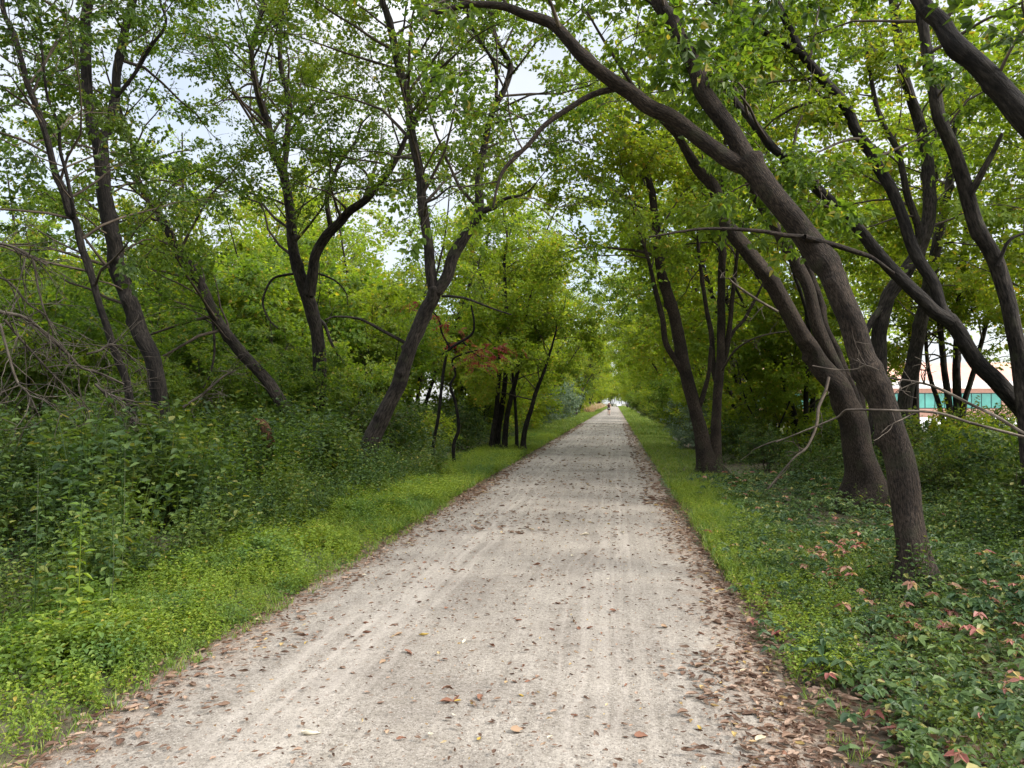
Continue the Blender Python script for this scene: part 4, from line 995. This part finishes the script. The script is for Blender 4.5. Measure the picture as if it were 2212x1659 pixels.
for i, (lab, pts, w, d, m_, n_) in enumerate([
    ('long bare pale branch lying level across the burled trunk to the right edge', [(2260, 958), (2212, 944), (2098, 914), (2025, 892), (1933, 887), (1841, 885), (1823, 889), (1805, 903), (1732, 933), (1677, 955)], (7, 6, 5, 4.5, 2), (5.9, 6.6), M_DEAD, 2),
    ('bare dead branch above the level one, dropping from the burl to the right edge', [(2250, 945), (2212, 936), (2153, 900), (2098, 874), (2032, 841), (1988, 827), (1918, 816)], (7, 7, 6, 4), (6.0, 7.1), M_DEAD, 4),
    ('dark bare branch drooping to the ground left of the trunk with low stems', [(1790, 816), (1783, 845), (1768, 881), (1764, 918), (1743, 966), (1713, 991), (1658, 1057)], (7, 7, 5, 3), (11.2, 9.6), M_TWIG, 5),
    ('pale broken twig poking left from the middle stem behind the burled trunk', [(1680, 673), (1640, 650), (1610, 630), (1585, 612), (1574, 600)], (6, 5, 3), (11.3, 10.9), M_DEAD, 4),
    ('bare curved twig wrapped in front of the burl itself', [(1898, 800), (1870, 790), (1845, 798), (1800, 798), (1755, 790)], (4, 3, 2), (6.5, 6.7), M_DEAD, 2),
    ('thin bare branch with fine twigs rising left from the narrow V tree', [(1700, 716), (1660, 722), (1620, 735), (1585, 760), (1560, 800)], (3, 4, 5), (14.5, 16.8), M_TWIG, 9)]):
    branch_thing('dead_branch', lab, pts, w, d, 520 + i, m_, n=n_, ln=.5, group='bare branches on the right')
# sumac with red leaves
def sumac():
    r_ = np.random.default_rng(600)
    root = None; tw = Wood(); D, P = [], []
    st = [([(936, 985), (936, 962), (947, 900), (955, 827), (962, 779), (973, 753), (1017, 724), (1024, 698), (1018, 660)], (8, 7, 6, 4)), ([(982, 985), (980, 962), (991, 925), (984, 870), (973, 834), (984, 808), (977, 779), (1000, 765), (1050, 752)], (8, 7, 5, 3)),
          ([(973, 753), (955, 720), (948, 690), (925, 662)], (5, 4, 3)), ([(1000, 738), (1020, 760), (1045, 775)], (4, 3, 2))]
    for i, (pts, w) in enumerate(st):
        Q, rad = stem3(pts, w, (19.5, 19.2), ground=i < 2)
        if root is None:
            base = Q[0] + np.array((0, 0, .12))
            root = thing('sumac', 'crooked sumac with red leaves, right of the bent tree on the left', 'small tree', base)
        wd = Wood(); wd.tube(Q - base, rad, 7, .05)
        link('trunk' if i < 2 else 'limb', wd.mesh('trunk' if i < 2 else 'limb', M_BARKD), root)
    def frond(r2):
        b = Bag()
        for j in range(6):
            for sd in (-1, 1):
                l = .095 * r2.uniform(.8, 1.2) * (1.1 - .09 * j)
                b.add(leaf6(l, l * .2, .08, .25), rot(2, sd * r2.uniform(.8, 1.2)) @ rot(1, r2.uniform(.1, .6)), np.array((.06 + j * .055, 0, -.012 * j * j * .5)))
        return b.get()
    FR = [frond(np.random.default_rng(610 + i)) for i in range(4)]
    for green in (False, True):
        D, P = [], []
        for x, y, n_ in [(1083, 750, 9), (1043, 775, 11), (1060, 768, 8), (1017, 759, 5), (951, 695, 5), (907, 662, 5), (985, 742, 4), (1025, 790, 4), (925, 668, 3), (1000, 700, 2)]:
            for _ in range(n_ if not green else 5):
                P.append(at(x + r_.normal() * (14 if not green else 34), y + r_.normal() * (9 if not green else 28), 19.3 + r_.normal() * .35)); a = r_.uniform(0, 6.28); D.append((math.cos(a), math.sin(a), r_.uniform(-.4, .3)))
        D, P = np.array(D), np.array(P)
        V, F = stamp(FR, r_.integers(0, 4, len(P)), frames(D, r_) * r_.uniform(.8, 1.3, len(P))[:, None, None], P)
        link('crown', make_mesh('crown', V - base, F, [M_MID if green else M_RED]), root)
sumac()
# splintered stump
def stump():
    r_ = np.random.default_rng(630)
    p0 = at(578, 935, 12.6)
    w = Wood(); n_ = 10
    for k in range(7):
        a = k * .9; h = r_.uniform(.18, .4)
        q = np.array([(.07 * math.cos(a) + .1, .07 * math.sin(a), -.3), (.08 * math.cos(a) - .3 * h, .08 * math.sin(a), h * .5), (.09 * math.cos(a) - .62 * h - .05, .09 * math.sin(a), h)])
        w.tube(spline(np.column_stack([q, (.06, .05, .008)]), 7)[:, :3], (.065, .06, .055, .05, .035, .02, .006), 6, .12)
    o = link('broken_stump', w.mesh('broken_stump', bark_mat('split_wood', (.03, .016, .009), (.085, .045, .024), (.16, .09, .05), bump=.6)))
    o.location = p0; o.scale = (.7, .7, .8)
    tag(o, 'splintered orange-brown stump in weeds left of the slanting tree base', 'stump')
stump()
# tall single weed stalks standing out of the left undergrowth
M_STALK = plain('weed_stalk', (.06, .075, .03), .8)
for i, (x, y0, y1, d, lab) in enumerate([(262, 1110, 960, 6.2, 'thin tall weed stalk standing out left of the middle of the weeds'), (75, 1190, 1010, 5.2, 'brownish weed stalk near the left edge above the verge'),
                                         (170, 1260, 1080, 4.8, 'leafy weed spire at the back of the verge near the left edge'), (235, 1215, 1115, 5.3, 'pale bare stalk right of the leafy weed spire')]):
    b0, b1 = at(x, y0 + 40, d), at(x + 8, y1, d + .1)
    b0[2] = gz(b0[0], b0[1])
    root = thing('weed', lab, 'weed', b0, 'tall weeds on the left')
    wd = Wood(); P = spline(np.array([b0, (b0 + b1) / 2 + rng.normal(0, .03, 3), b1]) - b0, 10); wd.tube(P, np.linspace(.0035, .0015, 10), 5)
    link('stem', wd.mesh('stem', M_STALK), root)
    h = float(b1[2] - b0[2])
    V, F = weed(np.random.default_rng(640 + i), h=h, n=34 if i == 2 else 24, leaf=.085, wid=.27, lean=.03)
    link('leaves', make_mesh('leaves', V, F, [M_VERGE if i == 2 else M_WEED]), root)

# ------------------------------------------------------------------ runner on the trail
def runner():
    y0 = 97.0; x0 = -.92
    root = thing('person', 'runner in a white cap, dark top and black shorts far up the trail', 'person', (x0, y0, float(path_z(x0))))
    J = [(0, 0, .92, .125), (0, 0, 1.14, .115), (0, -.02, 1.34, .13), (0, -.02, 1.46, .055), (0, -.03, 1.53, .075), (0, -.045, 1.6, .088), (0, -.04, 1.68, .06)]
    E = [(i, i + 1) for i in range(6)]
    def chain(start, pts):
        prev = start
        for q in pts:
            J.append(q); E.append((prev, len(J) - 1)); prev = len(J) - 1
        return prev
    chain(0, [(.1, 0, .86, .09), (.1, -.15, .5, .058), (.095, -.03, .12, .04), (.095, -.05, .05, .04), (.1, -.17, .035, .032)])
    chain(0, [(-.1, 0, .86, .09), (-.1, -.03, .5, .058), (-.09, .17, .16, .04), (-.09, .17, .09, .04), (-.09, .06, .035, .032)])
    for s in (1, -1):
        h = chain(2, [(s * .17, -.02, 1.39, .055), (s * .25, .06 * s + .03, 1.15, .042), (s * .21, -.13 + .06 * s, 1.1, .03), (s * .19, -.19 + .06 * s, 1.12, .034)])
        hx, hy, hz, _ = J[h]
        for k in range(4):
            chain(h, [(hx - .018 * s + .011 * k * s, hy - .05, hz + .018 - .012 * k, .009), (hx - .03 * s + .011 * k * s, hy - .07 + .004 * k, hz - .012 - .012 * k, .008)])
        chain(h, [(hx - .03 * s, hy - .02, hz + .03, .01), (hx - .04 * s, hy - .05, hz + .035, .008)])
    me = bpy.data.meshes.new('body'); me.from_pydata([j[:3] for j in J], E, [])
    ob = link('body', me, root)
    md = ob.modifiers.new('skin', 'SKIN')
    for v, j in zip(me.skin_vertices[0].data, J): v.radius = (j[3], j[3] * .9)
    me.skin_vertices[0].data[0].use_root = True
    sb = ob.modifiers.new('smooth', 'SUBSURF'); sb.levels = 1; sb.render_levels = 1
    me.materials.append(plain('skin', (.48, .27, .19), .55))
    def loft(name, rings, m, closed=True):
        V, F, n_ = [], [], 16
        for cx, cy_, z, a, b in rings:
            for k in range(n_):
                th = k * 2 * math.pi / n_
                V.append((cx + a * math.cos(th), cy_ + b * math.sin(th), z))
        for i in range(len(rings) - 1):
            for k in range(n_):
                F.append((i * n_ + k, i * n_ + (k + 1) % n_, (i + 1) * n_ + (k + 1) % n_, (i + 1) * n_ + k))
        return link(name, make_mesh(name, V, F, [m], smooth=True), root)
    top = plain('dark_maroon_knit', (.06, .03, .032), .85); blk = plain('black_cloth', (.012, .012, .014), .8); wh = plain('white_cloth', (.8, .8, .78), .7)
    loft('tank_top', [(0, 0, .9, .165, .125), (0, 0, 1.0, .155, .12), (0, 0, 1.12, .15, .125), (0, -.01, 1.26, .168, .14), (0, -.02, 1.36, .175, .135), (0, -.02, 1.43, .14, .095), (0, -.02, 1.455, .075, .07)], top)
    loft('shorts', [(0, 0, 1.02, .16, .125), (0, 0, .92, .185, .145), (0, -.01, .82, .2, .15), (0, -.02, .72, .205, .155)], blk)
    loft('waist_belt', [(0, 0, 1.0, .163, .129), (0, 0, .96, .176, .138)], blk)
    V = [(x_, -.148 - .012 * k, z_) for k in range(2) for x_, z_ in ((-.09, .88), (.09, .88), (.09, .97), (-.09, .97))]
    link('race_bib', make_mesh('race_bib', V, [(0, 1, 2, 3), (7, 6, 5, 4), (0, 4, 5, 1), (1, 5, 6, 2), (2, 6, 7, 3), (3, 7, 4, 0)], [wh]), root)
    loft('cap', [(0, -.045, 1.63, .098, .105), (0, -.045, 1.68, .092, .1), (0, -.045, 1.72, .06, .066), (0, -.045, 1.735, .005, .005)], wh)
    loft('cap_brim', [(0, -.11, 1.635, .085, .1), (0, -.125, 1.628, .088, .105), (0, -.11, 1.622, .08, .098)], wh)
    loft('hair', [(0, .0, 1.66, .09, .07), (0, .02, 1.58, .092, .075), (0, .03, 1.5, .07, .05), (0, .03, 1.44, .03, .025)], plain('brown_hair', (.05, .03, .02), .6))
    for sx, sy, zz, nm in ((.098, -.1, 0, 'shoe'), (-.09, .13, .02, 'shoe')):
        loft(nm, [(sx, sy, zz + .0, .045, .12), (sx, sy, zz + .05, .048, .125), (sx, sy + .03, zz + .085, .042, .085), (sx, sy + .06, zz + .12, .04, .045)], blk)
runner()

# ------------------------------------------------------------------ parked car at the road crossing beyond the trail
def box(x0, x1, y0, y1, z0, z1):
    V = [(x, y, z) for z in (z0, z1) for x, y in ((x0, y0), (x1, y0), (x1, y1), (x0, y1))]
    return np.array(V, float), np.array([(3, 2, 1, 0), (4, 5, 6, 7), (0, 1, 5, 4), (1, 2, 6, 5), (2, 3, 7, 6), (3, 0, 4, 7)])
def car():
    root = thing('parked_car', 'tiny white car at the far end of the trail, beyond the runner', 'car', (1.2, 305, 0.02))
    wh = plain('white_paint', (.75, .76, .78), .3, var=.03); gl = plain('dark_glass', (.03, .045, .06), .1); rb = plain('rubber', (.02, .02, .02), .9); st = plain('steel', (.5, .5, .52), .35, .8)
    prof = [(-.88, -2.2, .35), (-.9, -2.25, .7), (-.88, -1.3, .92), (-.66, -.55, 1.42), (-.64, .9, 1.45), (-.82, 1.9, .98), (-.88, 2.2, .9), (-.88, 2.2, .35)]
    n_ = len(prof)
    V = [(x, y, z) for x, y, z in prof] + [(-x, y, z) for x, y, z in prof]
    F = [(i, i + 1, n_ + i + 1, n_ + i) for i in range(n_ - 1)] + [(n_ - 1, 0, n_, 2 * n_ - 1)]
    for o_ in (0, n_): F += [(o_ + 0, o_ + 1, o_ + 6, o_ + 7), (o_ + 1, o_ + 2, o_ + 5, o_ + 6), (o_ + 2, o_ + 3, o_ + 4, o_ + 5)]
    b = link('body', make_mesh('body', V, F, [wh]), root)
    link('windscreen', make_mesh('windscreen', [(-.74, -1.2, .985), (.74, -1.2, .985), (.6, -.62, 1.39), (-.6, -.62, 1.39)], [(0, 1, 2, 3)], [gl]), root)
    for s in (-1, 1):
        link('side_window', make_mesh('side_window', [(s * .845, -1.0, 1.0), (s * .83, 1.5, 1.02), (s * .67, .8, 1.38), (s * .68, -.5, 1.37)], [(0, 1, 2, 3)], [gl]), root)
        link('headlight', make_mesh('headlight', *box(s * .62 - .16, s * .62 + .16, -2.3, -2.2, .58, .74), [st]), root)
        for y in (-1.35, 1.35):
            w = Wood(); w.tube([(s * .72, y, .32), (s * .74, y, .32), (s * .9, y, .32), (s * .92, y, .32)], [.2, .32, .32, .22], 18)
            t_ = link('wheel', w.mesh('wheel', rb), root)
            w = Wood(); w.tube([(s * .9, y, .32), (s * .925, y, .32), (s * .93, y, .32)], [.2, .2, .02], 14); link('rim', w.mesh('rim', st), t_)
car()

# ------------------------------------------------------------------ brick building and parking lot on the right
def building():
    a = at(1560, 903, 84); base_z = .05
    ux = RT; uy = unit(np.array((FW[0], FW[1], 0)))
    root = thing('brick_building', 'low salmon brick building with green window band behind the trees on the right', 'building', (a[0], a[1], base_z))
    root.rotation_euler = (0, 0, math.atan2(ux[1], ux[0]))
    br, t, out = mat('salmon_brick')
    tcn = N(t, 'ShaderNodeTexCoord'); bt = N(t, 'ShaderNodeTexBrick'); bt.inputs['Scale'].default_value = 4
    mp = N(t, 'ShaderNodeMapping'); mp.inputs['Rotation'].default_value = (math.pi / 2, 0, 0); t.links.new(tcn.outputs['Object'], mp.inputs[0]); t.links.new(mp.outputs[0], bt.inputs['Vector'])
    bt.inputs['Color1'].default_value = (.52, .26, .19, 1); bt.inputs['Color2'].default_value = (.45, .21, .15, 1); bt.inputs['Mortar'].default_value = (.5, .42, .36, 1)
    p = N(t, 'ShaderNodeBsdfPrincipled'); p.inputs['Roughness'].default_value = .9
    t.links.new(bt.outputs['Color'], p.inputs['Base Color']); t.links.new(p.outputs[0], out.inputs[0])
    pale = plain('pale_fascia', (.75, .70, .66), .7); frame = plain('dark_frame', (.04, .07, .07), .4); glass = plain('green_glass', (.10, .34, .29), .12, spec=.8, var=.35, scale=.5)
    Wd = 58; 
    def bx(name, m_, parent, *b):
        return link(name, make_mesh(name, *box(*b), [m_]), parent)
    bx('wall', br, root, 0, Wd, 0, 18, -.3, .95)
    bx('wall', br, root, 0, Wd, .35, 18, .95, 2.75)
    bx('wall', br, root, 0, Wd, 0, 18, 2.75, 3.25)
    bx('fascia', pale, root, -.4, Wd + .4, -.5, 18.4, 3.25, 4.1)
    V = np.array([(-.4, -.3, 4.1), (Wd + .4, -.3, 4.1), (Wd + .4, 18.4, 4.1), (-.4, 18.4, 4.1), (2, 3.5, 6.4), (Wd - 2, 3.5, 6.4), (Wd - 2, 14.5, 6.4), (2, 14.5, 6.4)])
    link('roof', make_mesh('roof', V, [(4, 5, 6, 7), (0, 1, 5, 4), (1, 2, 6, 5), (2, 3, 7, 6), (3, 0, 4, 7)], [plain('roof_tile', (.46, .25, .19), .8, scale=2)]), root)
    x = .7
    while x < Wd - 5:
        f = bx('window', frame, root, x, x + 4.6, .12, .34, .955, 2.745)
        b = Bag()
        for k in range(4):
            b.add(box(x + .12 + k * 1.12, x + 1.12 + k * 1.12, .06, .118, 1.05, 2.65))
        V, F = b.get(); link('pane', make_mesh('pane', V, F, [glass]), f)
        bx('pier', br, root, x + 4.6, x + 5.3, .02, .34, .955, 2.745)
        x += 5.3
building()
# parking lot
q = [at(1770, 902, 82), at(2900, 902, 82), at(3300, 950, 30), at(1980, 950, 32)]
q = np.array([(p_[0], p_[1], .06) for p_ in q])
n_ = 24; uv = np.linspace(0, 1, n_)
G = np.array([[(q[0] * (1 - u) + q[1] * u) * (1 - v) + (q[3] * (1 - u) + q[2] * u) * v for u in uv] for v in uv])
gi = np.arange(n_ * n_).reshape(n_, n_)
link('parking_lot', make_mesh('parking_lot', G.reshape(-1, 3), np.stack([gi[:-1, :-1], gi[1:, :-1], gi[1:, 1:], gi[:-1, 1:]], -1).reshape(-1, 4), [plain('concrete', (.62, .6, .58), .85, var=.08, scale=.6)]), kind='structure')
